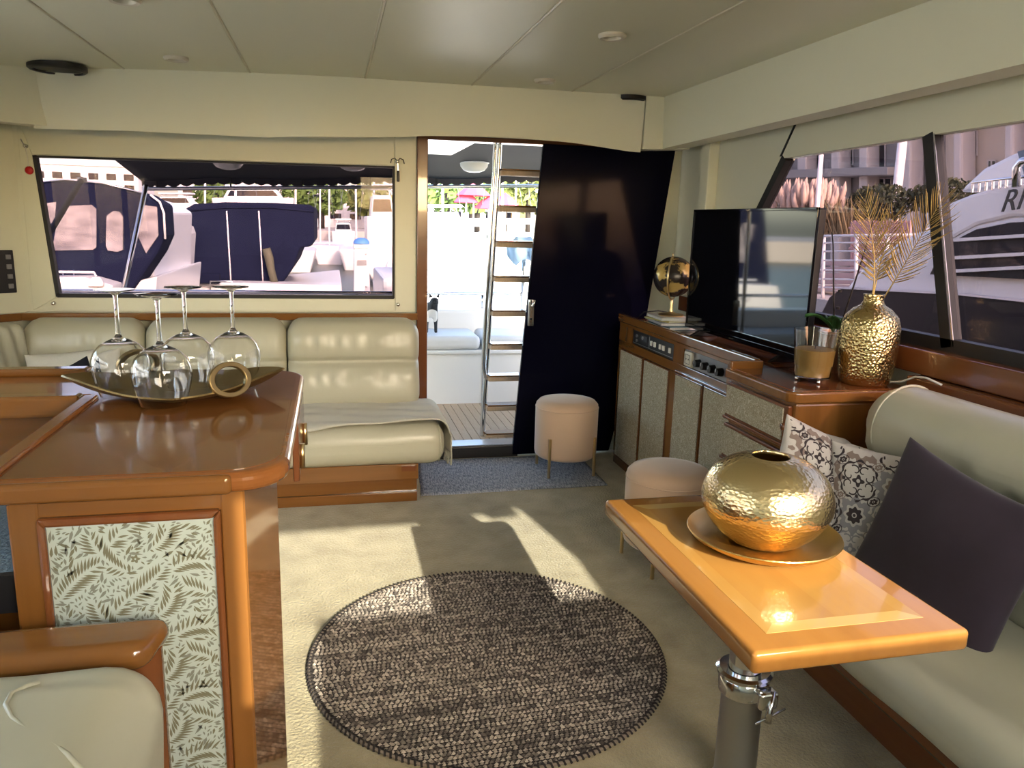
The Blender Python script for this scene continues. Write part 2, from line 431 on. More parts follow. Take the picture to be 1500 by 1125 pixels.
# ---- angled corner panel and left wall with a long unseen window added for fill light
mb = MB(); a, b = Vector((-1.64, 4.752, 0)), Vector((-2.1, 4.395, 0)); nrm = Vector((-.613, .79, 0))*.05
mb.prism([a, b, b+Vector((0, 0, 2.3)), a+Vector((0, 0, 2.3))], nrm)
LX = -2.1
for y0, y1, z0, z1 in ((-1, 4.42, -.05, 1.0), (-1, 4.42, 1.88, 2.33), (-1, -.6, 1.0, 1.88), (3.1, 4.42, 1.0, 1.88)):
    mb.box(LX-.06, LX, y0, y1, z0, z1)
wl = mb.build('wall_left', 'cream_wall'); struct(wl)
w3 = MB().box(LX-.035, LX-.03, -.6, 3.1, 1.0, 1.88).build('fill_window_3', 'clear_pane'); struct(w3)
for y in (.5, 1.65, 2.8): box('mullion', 'rubber', (LX-.055, LX-.01, y-.02, y+.02, 1.0, 1.88), w3)
# ---- right wall with the raked side window
def rw(y, z, x=WX): return Vector((x, y, z))
mb = MB(); D = (.06, 0, 0)
mb.prism([rw(-1, -.05), rw(4.8, -.05), rw(4.8, 1.09), rw(-1, 1.09)], D)
mb.prism([rw(4.8, 1.09), rw(4.16, 1.09), rw(3.56, 1.85), rw(4.8, 1.85)], D)
mb.prism([rw(4.8, 1.85), rw(3.56, 1.85), rw(.35, 1.90), rw(-1, 1.90), rw(-1, 2.33), rw(4.8, 2.33)], D)
mb.prism([rw(.35, 1.09), rw(.35, 1.90), rw(-1, 1.90), rw(-1, 1.09)], D)
wr = mb.build('wall_right', 'cream_wall'); struct(wr)
MB().prism([rw(3.585, 1.86, WX-.004), rw(3.60, 1.86, WX-.004), rw(3.50, 2.0, WX-.004), rw(3.485, 2.0, WX-.004)], (.01, 0, 0)).build('seam', 'rubber', wr)
w2 = MB().prism([rw(4.15, 1.092, WX+.03), rw(3.555, 1.848, WX+.03), rw(2.60, 1.868, WX+.03), rw(2.36, 1.092, WX+.03)], (.005, 0, 0)).build('window_2', 'tinted_pane'); struct(w2)
MB().prism([rw(2.36, 1.092, WX+.03), rw(2.60, 1.868, WX+.03), rw(.35, 1.90, WX+.03), rw(.35, 1.092, WX+.03)], (.005, 0, 0)).build('pane', 'tinted_pane', w2)
def bar2(p, q_, wid, name, par, m='rubber', dx=.02):
    d = Vector((0, q_[0]-p[0], q_[1]-p[1])).normalized(); nn = Vector((0, -d.z, d.y))*wid/2
    P = [Vector((WX-.004, *p)), Vector((WX-.004, *q_))]
    return MB().prism([P[0]-nn, P[1]-nn, P[1]+nn, P[0]+nn], (dx+.03, 0, 0)).build(name, m, par)
bar2((2.36, 1.092), (2.60, 1.868), .05, 'mullion', w2)
bar2((4.155, 1.09), (3.56, 1.85), .045, 'gasket', w2)
bar2((4.17, 1.10), (.35, 1.10), .05, 'gasket', w2)
bar2((2.327, 1.1), (2.567, 1.868), .006, 'glazing_bead', w2, 'steel_dull', -.028)
# wooden boards under the side window
bs = box('trim_3', 'mahogany_Y', (2.13, WX, -.9, 4.5, .985, 1.078), bevel=.006); struct(bs)
box('board', 'mahogany_Y', (2.085, WX, -.9, 2.41, .80, .983), bs, bevel=.008)
# ---- front wall behind the camera: windscreen opening cut to shape the floor sun patches
FY = -.9
mb = MB()
for x0, x1, z0, z1 in ((-2.2, .50, -.05, 1.62), (.84, 2.4, -.05, 1.62), (.50, .84, -.05, 1.15), (-2.2, .38, 1.62, 2.33), (2.13, 2.4, 1.62, 2.33)):
    mb.box(x0, x1, FY-.06, FY, z0, z1)
mb.prism([Vector((.84, FY, 1.62)), Vector((.595, FY, 1.15)), Vector((.84, FY, 1.15))], (0, -.06, 0))
mb.prism([Vector((.38, FY, 2.025)), Vector((1.75, FY, 2.035)), Vector((2.09, FY, 2.105)), Vector((2.13, FY, 2.105)), Vector((2.13, FY, 2.33)), Vector((.38, FY, 2.33))], (0, -.06, 0))
mb.prism([Vector((1.985, FY, 1.62)), Vector((2.09, FY, 1.80)), Vector((2.13, FY, 2.03)), Vector((2.13, FY, 1.62))], (0, -.06, 0))
wf = mb.build('wall_front', 'cream_wall'); struct(wf)
w4 = MB().box(.38, 2.13, FY-.035, FY-.03, 1.15, 2.12).build('window_4', 'clear_pane'); struct(w4)
# ---- aft window
w1 = MB().prism([bw(-1.505, 1.027, BY+.03), bw(.364, 1.027, BY+.03), bw(.368, 1.805, BY+.03), bw(-1.555, 1.78, BY+.03)], (0, .005, 0)).build('window_1', 'aft_pane'); struct(w1)
def wbar(p, q_, wid, name, m='rubber'):
    d = Vector((q_[0]-p[0], 0, q_[1]-p[1])).normalized(); nn = Vector((-d.z, 0, d.x))*wid/2
    a = Vector((p[0], BY-.006, p[1])); b = Vector((q_[0], BY-.006, q_[1]))
    MB().prism([a-nn, b-nn, b+nn, a+nn], (0, .045, 0)).build(name, m, w1)
wbar((-1.50, 1.03), (.362, 1.03), .022, 'gasket'); wbar((-1.50, 1.024), (-1.553, 1.782), .028, 'gasket')
wbar((.360, 1.024), (.366, 1.806), .012, 'gasket'); wbar((-1.555, 1.776), (.366, 1.801), .010, 'gasket')
# ---- door frame, threshold and the dark glass door
df = MB().box(.498, .563, 4.70, 4.80, 0, 1.985).build('trim_4', 'mahogany_Z', bevel=.006); struct(df)
MB().prism([Vector((.563, 4.70, 1.963)), Vector((2.1, 4.70, 1.972)), Vector((2.1, 4.70, 2.0)), Vector((.498, 4.70, 1.99)), Vector((.498, 4.70, 1.985))], (0, .10, 0)).build('door_head', 'mahogany_X', df, bevel=.004)
box('threshold', 'black', (.563, 1.16, 4.69, 4.82, -.02, .075), df, bevel=.006)
box('threshold_plate', 'steel_dull', (.563, 1.16, 4.70, 4.83, .0755, .082), df)
dg = MB().prism([Vector((1.262, 4.685, 1.972)), Vector((1.124, 4.685, .06)), Vector((1.124, 4.685, .012)), Vector((1.79, 4.685, .012)), Vector((2.006, 4.685, .955)), Vector((2.125, 4.685, 1.972))], (0, .03, 0)).build('door_1', 'door_glass', bevel=.004); struct(dg)
h1 = MB().rbox(1.195, 1.235, 4.672, 4.684, .86, 1.03, .012, 4).build('handle_plate', 'steel', dg, smooth=True)
MB().tube([(1.217, 4.675, .99), (1.217, 4.645, .99), (1.218, 4.635, .995), (1.225, 4.632, 1.03)], .008, 8).build('lever', 'steel', h1, smooth=True)
MB().lathe([(0, 0), (.008, 0), (.008, .004), (0, .004)], 12).xf(Matrix.Translation((1.215, 4.671, .905)) @ Matrix.Rotation(PI/2, 4, 'X')).build('keyhole', 'black', h1)
# ---- wooden capping behind the aft sofa
tb = MB().box(-1.66, .50, 4.66, 4.75, .90, .942).build('trim_5', 'teak_X', bevel=.006); struct(tb)
MB().prism([Vector((-1.63, 4.745, .90)), Vector((-1.66, 4.66, .90)), Vector((-2.06, 4.33, .90)), Vector((-2.09, 4.40, .90))], (0, 0, .042)).build('corner_capping', 'teak_X', tb, bevel=.005)
# ---- ceiling fittings
def disc_thing(name, label, cat, px_, r, prof_parts, group=None):
    p = PZ(px_[0], px_[1], 2.2); p = CO + (p-CO)*((ceil_z(p.x)-CAMZ)/.7); p.z = ceil_z(p.x)-(.014 if name == 'ceiling_speaker' else .003)
    t = thing(name, label, cat, p, group)
    for nm, prof, m in prof_parts: MB().lathe(prof, 36).build(nm, m, t, smooth='auto', local=True)
    return t
spk = [('rim', [(.0, .012), (.128, .012), (.128, -.008), (.118, -.016), (.108, -.016), (.106, -.008)], 'black'), ('grille', [(0, -.012), (.05, -.011), (.107, -.006), (.107, 0)], 'rubber')]
disc_thing('ceiling_speaker', 'round black ceiling speaker above the curved end of the aft sofa', 'speaker', (84, 96), .13, spk)
spk2 = [(a, [(r_*.82, z_) for r_, z_ in p], m_) for a, p, m_ in spk]
disc_thing('ceiling_speaker', 'round black ceiling speaker in front of the dark glass door', 'speaker', (921, 142), .1, spk2)
dl = [('bezel', [(.055, .01), (.055, -.006), (.048, -.013), (.036, -.010), (.034, .004)], 'ivory_plastic'), ('lens', [(0, .004), (.02, .003), (.034, .004)], 'black')]
for i, (p, lb) in enumerate((((258, 84), 'small round downlight between the left speaker and a ceiling seam'), ((897, 51), 'small round downlight with a pale rim over the floor before the cabinet'),
                             ((798, 117), 'small round downlight above the doorway by the valance'), ((182, -4), 'small round downlight at the top edge above the bar'))):
    disc_thing('downlight', lb, 'downlight', p, .05, dl, 'downlights in the ceiling')
# ---- little fittings round the aft window
def knob(px_, label, extra=None):
    p = PY(px_[0], px_[1], BY-.01); t = thing('blind_knob', label, 'knob', (p.x, BY-.009, p.z))
    MB().lathe([(0, .022), (.007, .022), (.011, .016), (.009, .008), (.005, .004), (.011, 0), (0, 0)], 14).xf(Matrix.Rotation(PI/2, 4, 'X')).build('stud', 'steel', t, smooth=True, local=True)
    return t, p
knob((79, 444), 'small chrome stud at the slanted lower corner of the aft window')
knob((583, 446), 'small chrome stud at the square lower corner of the aft window')
t, p = knob((38, 214), 'chrome stud with a red tag on a cord beside the aft window')
MB().tube([(-.02, -.006, .035), (-.008, -.012, .012), (.002, -.02, 0)], .0035, 6).build('cord', 'steel_dull', t, smooth=True, local=True)
MB().tube([(.002, -.02, 0), (.006, -.012, -.06), (.006, -.012, -.11)], .002, 6).build('thread', 'white_plastic', t, local=True)
MB().lathe([(0, .006), (.016, .006), (.022, 0), (.016, -.006), (0, -.006)], 18).xf(Matrix.Translation((.008, -.012, -.125)) @ Matrix.Rotation(PI/2, 4, 'X')).build('red_tag', 'red_plastic', t, smooth=True, local=True)
t, p = knob((582, 237), 'chrome stud with hooks and a hanging black strap beside the aft window')
for s in (-1, 1): MB().tube([(0, -.01, 0), (s*.015, -.012, .02), (s*.035, -.012, .012), (s*.04, -.012, -.01)], .0028, 6).build('hook', 'black', t, smooth=True, local=True)
MB().tube([(0, -.014, 0), (.004, -.012, -.05)], .003, 6).build('chain', 'steel', t, local=True)
MB().rbox(-.004, .012, -.018, -.008, -.115, -.05, .005, 3).build('strap', 'black', t, smooth=True, local=True)
# control panel on the left corner
p = PY(0, 415, 4.6)
t = thing('control_panel', 'black switch panel on the cream corner beside the aft window', 'panel', (-1.715, 4.685, 1.15))
Mr = Matrix.Rotation(math.atan2(.79, .613)-PI/2, 4, 'Z')
k = Matrix.Rotation(math.radians(37.8), 4, 'Z')
MB().box(-.10, .035, -.012, .0, -.10, .13).xf(k).build('plate', 'panel_black', t, local=True, bevel=.004)
for j in range(4): MB().box(-.005, .02, -.02, -.011, -.075+j*.052, -.05+j*.052).xf(k).build('switch', 'panel_grey', t, local=True, bevel=.002)
# ================================================================== AFT SOFA
sf = thing('aft_sofa', 'cream leather sofa on a varnished wooden base below the aft window', 'sofa', (-.6, 4.3, 0))
def lean(y0, z0, k):      # lean the backs a little
    return lambda p: Vector((p.x, p.y+(p.z-z0)*k, p.z))
bs_ = MB().box(-1.62, .424, 3.965, 4.70, .0, .055).build('base', 'teak_X', sf, bevel=.004)
box('recess', 'teak_X', (-1.62, .424, 3.985, 4.70, .056, .125), bs_)
box('apron', 'teak_X', (-1.62, .43, 3.960, 4.70, .126, .215), bs_, bevel=.005)
box('corner_block', 'mahogany_X', (.34, .415, 3.955, 3.962, .175, .205), bs_)
def seat_fn(p):
    q = p.copy()
    if q.z > .33:
        q.z += .008*noise.noise(Vector((p.x*5, p.y*5, 1)))
    q += noise.noise_vector(p*9)*.004
    return q
MB().rbox(-1.64, .575, 3.925, 4.60, .205, .425, .085, 40, seat_fn).build('seat_cushion', 'leather', sf, smooth=True)
MB().tube([(.565, 3.99+.03*math.cos(a)*0, .315) for a in (0, 1)], .002, 4)
ring = [(.548-.006*abs(math.sin(a)), 4.0+.066*math.cos(a), .315+.098*math.sin(a)) for a in [2*PI*i/24 for i in range(24)]]
MB().tube(ring, .004, 6, closed=True).build('seam_piping', 'leather', sf, smooth=True)
def back_cushion(x0, x1, name='back_cushion'):
    xc, hw = (x0+x1)/2, (x1-x0)/2
    def fn(p):
        q = p.copy()
        t = (p.z-.42)/.505
        if p.y < 4.58:
            q.y += .028*math.exp(-((p.z-.683)/.018)**2)               # stitched groove
            q.y -= .030*math.sin(PI*min(1, max(0, (p.z-.42)/.263)))**.7*(p.z < .683)+.034*math.sin(PI*min(1, max(0, (p.z-.683)/.242)))**.7*(p.z >= .683)
            ex = 1-abs(p.x-xc)/hw
            q.y -= .012*noise.noise(Vector((p.x*22, p.z*5, x0)))*math.exp(-((p.z-.60)/.04)**2)*min(1, ex*3)
            q.y -= .010*noise.noise(Vector((p.x*26, p.z*5, x1)))*math.exp(-((p.z-.80)/.05)**2)*min(1, ex*3)
        e = max(0, 1-(hw-abs(p.x-xc))/.10)
        q.z -= .030*e*e*max(0, t-.5)*2
        q.y += (p.z-.42)*.16
        return q+noise.noise_vector(p*7)*.003
    return MB().rbox(x0, x1, 4.44, 4.60, .41, .925, .065, 30, fn).build(name, 'leather', sf, smooth=True)
back_cushion(-.262, .492); back_cushion(-1.012, -.268)
back_cushion(-1.62, -1.018)
def corner_fn(p):
    q = p.copy()
    q.y -= .012*math.sin(p.x*95+p.z*16)*(1 if p.y < .0 else 0)
    return q
Mc = Matrix.Translation((-1.80, 4.37, 0)) @ Matrix.Rotation(math.radians(42), 4, 'Z')
MB().rbox(-.26, .24, -.10, .07, .41, .915, .06, 34, corner_fn).xf(Mc).build('corner_cushion', 'leather', sf, smooth=True)
# throw blanket with tassels over the right-hand seat
tb_ = thing('throw_blanket', 'grey-beige woven throw draped over the end of the aft sofa seat', 'blanket', (.2, 4.2, .43))
def bl(u, v):
    x = -.255+u*1.02
    y = 4.535-v*(.50+.115*max(0, 1-u*1.15))+.0*u
    z = .434+.012*noise.noise(Vector((x*5, y*7, 3)))+.006*math.sin(y*40+x*9)*(.3+v)*.6
    y_front = 4.535-v*.6
    if x > .52:                                     # over the rounded end
        s = x-.52; a = min(s/.085, PI/2); 
        z -= .085*(1-math.cos(a)); xx = .52+.085*math.sin(a)
        if s/.085 > PI/2: z -= s-.085*PI/2; xx += .01*math.sin(y*30)
        x = xx+.008
    fr = max(0, 3.975-y)
    if y < 3.985:
        s = 3.985-y; a = min(s/.07, PI/2); z -= .07*(1-math.cos(a)); y = 3.985-.07*math.sin(a)-.004
    return (x, y, z+.012)
MB().sheet(bl, 60, 40, th=-.008).build('cloth', 'blanket', tb_, smooth=True)
mb = MB()
for i in range(40):
    p = Vector(bl(1, i/40)); mb.tube([p, p+Vector((.004*random.uniform(-1, 1), .006*random.uniform(-1, 1), -.035)), p+Vector((.01*random.uniform(-1, 1), .012*random.uniform(-1, 1), -.075))], [.004, .0035, .005], 5)
tag(mb.build('tassels', 'blanket', tb_, smooth=True), kind='stuff')
# ---------------------------------------------------------------- throw pillows
def psurf(wd, ht, T, u, v, side=1, sag=0):
    x = wd/2*u*(1-.085*(1-v*v)); y = ht/2*v*(1-.085*(1-u*u))
    e = max(0, (1-u*u)*(1-v*v))
    z = side*T/2*e**.42
    if sag: z -= side*sag*math.exp(-((u-.05+.15*v)/.16)**2)*max(0, v+.35)
    z += .006*noise.noise(Vector((x*9, y*9, side*3)))*e**.3
    return Vector((x, y, z))
def pillow(name, label, m, wd, ht, T, M, n=28, sag=0):
    mb = MB()
    for side in (1, -1):
        k = len(mb.v)
        for i in range(n+1):
            for j in range(n+1):
                u = math.sin((i/n-.5)*PI); v = math.sin((j/n-.5)*PI)
                mb.v.append(tuple(psurf(wd, ht, T, u, v, side, sag)))
        for i in range(n):
            for j in range(n):
                q = (k+i*(n+1)+j, k+(i+1)*(n+1)+j, k+(i+1)*(n+1)+j+1, k+i*(n+1)+j+1)
                mb.f.append(q if side > 0 else q[::-1])
    o = mb.build(name, m, smooth=True); bm = bmesh.new(); bm.from_mesh(o.data); bmesh.ops.remove_doubles(bm, verts=bm.verts, dist=1e-5); bm.to_mesh(o.data); bm.free()
    o.matrix_world = M; W[o.name] = M.copy()
    return tag(o, label, 'cushion')
def frame(c, xa, ya):
    xa = Vector(xa).normalized(); ya = Vector(ya); ya = (ya-xa*ya.dot(xa)).normalized(); za = xa.cross(ya)
    return Matrix(((xa.x, ya.x, za.x, c[0]), (xa.y, ya.y, za.y, c[1]), (xa.z, ya.z, za.z, c[2]), (0, 0, 0, 1)))
pillow('throw_pillow', 'white throw pillow lying against the curved end of the aft sofa', 'white_cloth', .46, .40, .15, frame((-1.32, 4.33, .60), (1, .08, .10), (.0, .45, .9)))
pillow('throw_pillow', 'small black throw pillow tipped in front of the white pillow', 'velvet_navy', .38, .36, .13, frame((-1.33, 4.17, .545), (.85, .05, .42), (-.4, .45, .8)))
# ================================================================== BAR
ZB = 1.10
bar = thing('bar_cabinet', 'varnished wooden bar cabinet with a leaf-patterned front panel', 'cabinet', (-.4, 1.5, 0))
BYF = 1.257
A, B_ = Vector((-.149, BYF, 0)), Vector((-.112, 1.47, 0))
H_ = Vector((0, 0, 1.066))
MB().prism([A, B_, B_+Vector((-.25, 0, 0)), Vector((-.36, BYF+.04, 0)), Vector((-.19, BYF+.04, 0)), Vector((-.178, BYF+.0015, 0))], H_).build('end_panel', wood('end_varnish', (.155, .060, .013), (.225, .094, .023), 'Z', rough=.08, coat=1.0), bar, bevel=.004)
fx0, fx1 = -.493, -.149
bd = box('front_rail', 'teak_X', (-.493, -.152, BYF+.0, BYF+.03, 1.028, 1.066), bar)
box('post', 'teak_Z', (-.497, -.452, BYF-.002, BYF+.05, 0, 1.066), bar, bevel=.004)
box('post', 'teak_Z', (-.186, -.150, BYF-.002, BYF+.03, 0, 1.064), bar, bevel=.003)
box('back_board', 'mahogany_Z', (-.46, -.18, BYF+.012, BYF+.03, 0, 1.03), bar)
fr = MB()
fr.prism([Vector((-.455, BYF-.012, 1.031)), Vector((-.186, BYF-.012, 1.031)), Vector((-.198, BYF-.012, 1.016)), Vector((-.443, BYF-.012, 1.016))], (0, .02, 0))
fr.prism([Vector((-.455, BYF-.012, 1.031)), Vector((-.443, BYF-.012, 1.016)), Vector((-.443, BYF-.012, .05)), Vector((-.455, BYF-.012, .05))], (0, .02, 0))
fr.prism([Vector((-.186, BYF-.012, 1.031)), Vector((-.186, BYF-.012, .05)), Vector((-.198, BYF-.012, .05)), Vector((-.198, BYF-.012, 1.016))], (0, .02, 0))
fr.build('panel_moulding', 'mahogany_Z', bar, bevel=.005)
wp = box('wallpaper_panel', 'wallpaper_ground', (-.446, -.195, BYF-.003, BYF+.008, .05, 1.019), bar)
# printed leaves, one thin print layer per ink
rnd = random.Random(3)
class Print:
    def __init__(s): s.mb = MB()
    def poly(s, pts):
        k = len(s.mb.v); s.mb.v += [(x, y, 0) for x, y in pts]; s.mb.f.append(tuple(range(k, k+len(pts))))
    def leaf(s, x, y, a, L, wd):
        ca, sa = math.cos(a), math.sin(a)
        pts = [(0, 0), (.3*L, wd*.85), (.6*L, wd*.75), (L, 0), (.6*L, -wd*.55), (.3*L, -wd*.8)]
        s.poly([(x+px_*ca-py_*sa, y+px_*sa+py_*ca) for px_, py_ in pts])
    def strip(s, pts, wd):
        k = len(s.mb.v); n_ = len(pts)
        for i, (x, y) in enumerate(pts):
            a = pts[max(0, i-1)]; b = pts[min(n_-1, i+1)]; d = Vector((b[0]-a[0], b[1]-a[1])); d = d.normalized() if d.length else Vector((1, 0))
            ww = wd[i] if isinstance(wd, list) else wd
            s.mb.v += [(x-d.y*ww/2, y+d.x*ww/2, 0), (x+d.y*ww/2, y-d.x*ww/2, 0)]
        for i in range(n_-1): s.mb.f.append((k+2*i, k+2*i+1, k+2*i+3, k+2*i+2))
    def ring(s, cx, cy, ro, ri, n_=40, sx=1, sy=1, rot=0):
        k = len(s.mb.v)
        for i in range(n_):
            a = 2*PI*i/n_; o_ = ro(a) if callable(ro) else ro; q = ri(a) if callable(ri) else ri
            for rr in (o_, q):
                x, y = rr*math.cos(a)*sx, rr*math.sin(a)*sy
                s.mb.v.append((cx+x*math.cos(rot)-y*math.sin(rot), cy+x*math.sin(rot)+y*math.cos(rot), 0))
        for i in range(n_):
            j = (i+1) % n_; s.mb.f.append((k+2*i, k+2*j, k+2*j+1, k+2*i+1))
occ = {}
def free(x, y, r):
    g = .012; gx, gy = int(x//g), int(y//g)
    for i in range(gx-2, gx+3):
        for j in range(gy-2, gy+3):
            for (a, b, c) in occ.get((i, j), ()):
                if (a-x)**2+(b-y)**2 < (c+r)**2: return False
    return True
def mark(x, y, r): occ.setdefault((int(x//.012), int(y//.012)), []).append((x, y, r))
olive, sage = Print(), Print()
PW, PH = .247, .60
def frond(x, y, a, L, curl, n_, ll, pr):
    px_, py_ = x, y; pts = [(x, y)]; new = []; tips = {1: [], -1: []}
    for i in range(n_):
        t = i/n_; a2 = a+curl*t
        px_ += math.cos(a2)*L/n_; py_ += math.sin(a2)*L/n_; pts.append((px_, py_))
        sz = ll*math.sin(PI*(.12+.80*t))**.7
        for s in (1, -1):
            aa = a2+s*(.98-.28*t); bx0, by0 = px_+math.cos(aa)*.0022, py_+math.sin(aa)*.0022
            sam = [(bx0+math.cos(aa)*sz*q, by0+math.sin(aa)*sz*q) for q in (.1, .4, .7, 1)]
            if all(.001 < q[0] < PW-.001 and .001 < q[1] < PH-.001 and free(q[0], q[1], .0012) for q in sam) and all((sam[k][0]-q[k][0])**2+(sam[k][1]-q[k][1])**2 > .0048**2 for q in tips[s][-3:] for k in (1, 2, 3)):
                tips[s].append(sam)
                pr.leaf(bx0, by0, aa, sz, min(sz*.14, .0026)); new += [(q[0], q[1], .0019) for q in sam]
        if 0 < px_ < PW and 0 < py_ < PH: new.append((px_, py_, .0015))
    for q in new: mark(*q)
for row in range(6):
    y = -.02+row*.118
    for fx, dy, a, c, L in ((.085, .0, .50, .35, .10), (.165, .045, 1.0, -1.7, .10), (.008, .02, 1.0, -.5, .085), (.115, .062, 2.7, -.9, .085), (.235, .012, 2.5, .9, .075), (.045, .09, .2, .8, .07), (.19, .005, .7, -.3, .06), (.15, .10, .5, 1.2, .06)):
        frond(fx, y+dy, a, L, c, 15, .026, olive)
    for fx, dy in ((.125, .085), (.165, .105), (.06, .055), (.22, .088), (.13, .045)):
        cx, cy = fx, y+dy
        if free(cx, cy, .005) and .01 < cx < PW-.01 and .01 < cy < PH-.01:
            olive.ring(cx, cy, lambda a_: .0062*(1+.3*math.cos(5*a_)), .0015, 20); mark(cx, cy, .007)
for tries in range(80000):
    x, y = rnd.uniform(.003, PW-.003), rnd.uniform(0, PH-.003); L = rnd.choice((.008, .012, .018, .022)); a = rnd.uniform(0, 2*PI)
    pts = [(x+math.cos(a)*L*q, y+math.sin(a)*L*q) for q in (.1, .4, .7, 1)]
    if all(0 < p_[0] < PW and 0 < p_[1] < PH and free(p_[0], p_[1], .0012) for p_ in pts):
        (sage if rnd.random() < .75 else olive).leaf(x, y, a, L, min(.0031, L*.22))
        for p_ in pts: mark(p_[0], p_[1], .0017)
Mw = Matrix(((1, 0, 0, -.444), (0, 0, 1, BYF-.0036), (0, 1, 0, 1.016-PH), (0, 0, 0, 1)))
for pr, m_, nm in ((olive, 'wallpaper_leaf', 'olive_leaf_print'), (sage, 'wallpaper_sage', 'sage_leaf_print')):
    pr.mb.f = [f[::-1] for f in pr.mb.f]
    tag(pr.mb.xf(Mw).build(nm, m_, wp), kind='stuff')
# worktop: right arm with rounded corners and the far arm
def arc(cx, cy, r, a0, a1, n_=8): return [(cx+r*math.cos(a0+(a1-a0)*i/n_), cy+r*math.sin(a0+(a1-a0)*i/n_)) for i in range(n_+1)]
bt = thing('bar_worktop', 'glossy dark red-brown wooden bar top with rounded corners', 'worktop', (-.35, 1.6, ZB-.034))
xr, yn, yf, xl = -.078, 1.226, 2.10, -.52
out = [(xl, yn)]+arc(xr-.085, yn+.085, .085, -PI/2, 0)+arc(xr-.085, yf-.085, .085, 0, PI/2)+[(-1.25, yf), (-1.25, 1.83), (xl-.02, 1.83), (xl, 1.80)]
MB().prism([Vector((x, y, ZB-.036)) for x, y in out], (0, 0, .034)).build('slab', 'bar_top', bt, bevel=.013, seg=4)
# lighter nosing strips and the raised rails
box('near_nosing', 'teak_X', (-1.0, xr-.085, yn-.007, yn+.012, ZB-.036, ZB-.003), bt, bevel=.009, seg=4)
box('far_rail', 'teak_X', (-1.25, -.60, 2.055, 2.10, ZB-.003, ZB+.016), bt, bevel=.007, seg=3)
box('arm_nosing', 'teak_X', (-1.25, -.545, 1.795, 1.84, ZB-.045, ZB+.004), bt, bevel=.009, seg=3)
box('side_rail', 'bar_top', (-.535, -.505, 1.24, 1.80, ZB-.004, ZB+.006), bt, bevel=.004)
MB().prism([Vector((x, y, ZB-.0022)) for x, y in [(-.50, yn+.02)]+arc(xr-.10, yn+.105, .085, -PI/2, 0)+arc(xr-.10, yf-.10, .08, 0, PI/2)+[(-.50, yf-.02)]], (0, 0, .0012)).build('inset_panel', wood('bar_field', (.17, .062, .016), (.21, .080, .022), 'X', rough=.16, coat=.3), bt)
# galley behind the bar, seen past the cabinet
gc = thing('galley_cabinet', 'wooden galley cabinet under the far arm of the bar', 'cabinet', (-.9, 1.95, 0))
box('carcass', 'teak_X', (-1.25, -.52, 1.86, 2.08, 0, ZB-.05), gc, bevel=.003)
box('drawer_front', 'teak_X', (-1.2, -.56, 1.845, 1.862, .70, .86), gc, bevel=.004)
gw = thing('galley_worktop', 'blue-grey speckled galley worktop inside the bar', 'worktop', (-.9, 1.6, .80))
box('slab', 'galley_blue', (-1.3, -.50, 1.30, 1.858, .885, .925), gw, bevel=.004)
box('edge_band', 'panel_black', (-1.3, -.497, 1.285, 1.299, .86, .925), gw)
gl = thing('galley_locker', 'varnished wood locker under the galley worktop', 'cabinet', (-.9, 1.6, 0))
box('carcass', 'teak_X', (-1.3, -.52, 1.40, 1.84, .05, .884), gl, bevel=.003)
box('plinth', 'mahogany_X', (-1.3, -.55, 1.44, 1.82, 0, .05), gl)
# brackets of the folding flap on the bar's far side
fb = thing('bar_flap', 'narrow folded brown flap hanging below the rounded bar end', 'flap', (-.07, 1.85, 1.0))
box('leaf', 'mahogany_Z', (-.093, -.079, 1.66, 1.98, .93, ZB-.037), fb, bevel=.003)
for y in (1.72, 1.90): MB().tube([(-.075, y, .945), (-.075, y, 1.0)], .006, 8).build('hinge', 'brass', fb, smooth=True)
# ---------------------------------------------------------------- tray with two ring handles
tc_ = PZ(262, 574, ZB+.004); tx, ty = tc_.x, tc_.y
tr = thing('serving_tray', 'bronze pointed serving tray with ring handles on the bar', 'tray', (tx, ty, ZB-.001), rz=.10)
def tray(u, v):
    a = u*2*PI; r = v
    ca, sa = math.cos(a), math.sin(a)
    L, Wd = .232, .165
    sq = (abs(ca)**1.25+abs(sa)**1.25)**(-1/1.25)
    x, y = L*r*ca*sq, Wd*r*sa*sq
    z = .004+.035*max(0, r-.55)**1.6/.45**1.6*(.55+.75*abs(ca)**3)
    return (x, y, z)
MB().sheet(tray, 64, 14, th=.004).build('dish', 'bronze', tr, smooth='auto', local=True)
for s in (-1, 1):
    pts = [(.012*math.cos(a)+s*0, 0, 0) for a in (0,)]
    loop = [(.055*math.cos(a), 0, .043+.043*math.sin(a)) for a in [2*PI*i/28 for i in range(28)]]
    mb = MB()
    for ro, ri in ((.050, .036),):
        fr_ = [(ro*math.cos(2*PI*i/32), ri*math.cos(2*PI*i/32), (ro*.78)*math.sin(2*PI*i/32), (ri*.78)*math.sin(2*PI*i/32)) for i in range(32)]
        for i in range(32):
            a, b, c_, d_ = fr_[i]
            for yy in (-.006, .006): mb.v += [(a, yy, c_), (b, yy, d_)]
        for i in range(32):
            k, q = i*4, ((i+1) % 32)*4
            mb.f += [(k, q, q+1, k+1), (k+2, k+3, q+3, q+2), (k, k+2, q+2, q), (k+1, q+1, q+3, k+3)]
    hx, hy = (.112, -.105) if s < 0 else (-.095, .120)
    mb.xf(Matrix.Translation((hx, hy, .050)) @ Matrix.Rotation(.55, 4, 'Z') @ Matrix.Rotation(.25*s, 4, 'X'))
    mb.build('ring_handle', 'bronze', tr, smooth='auto', local=True, bevel=.002)
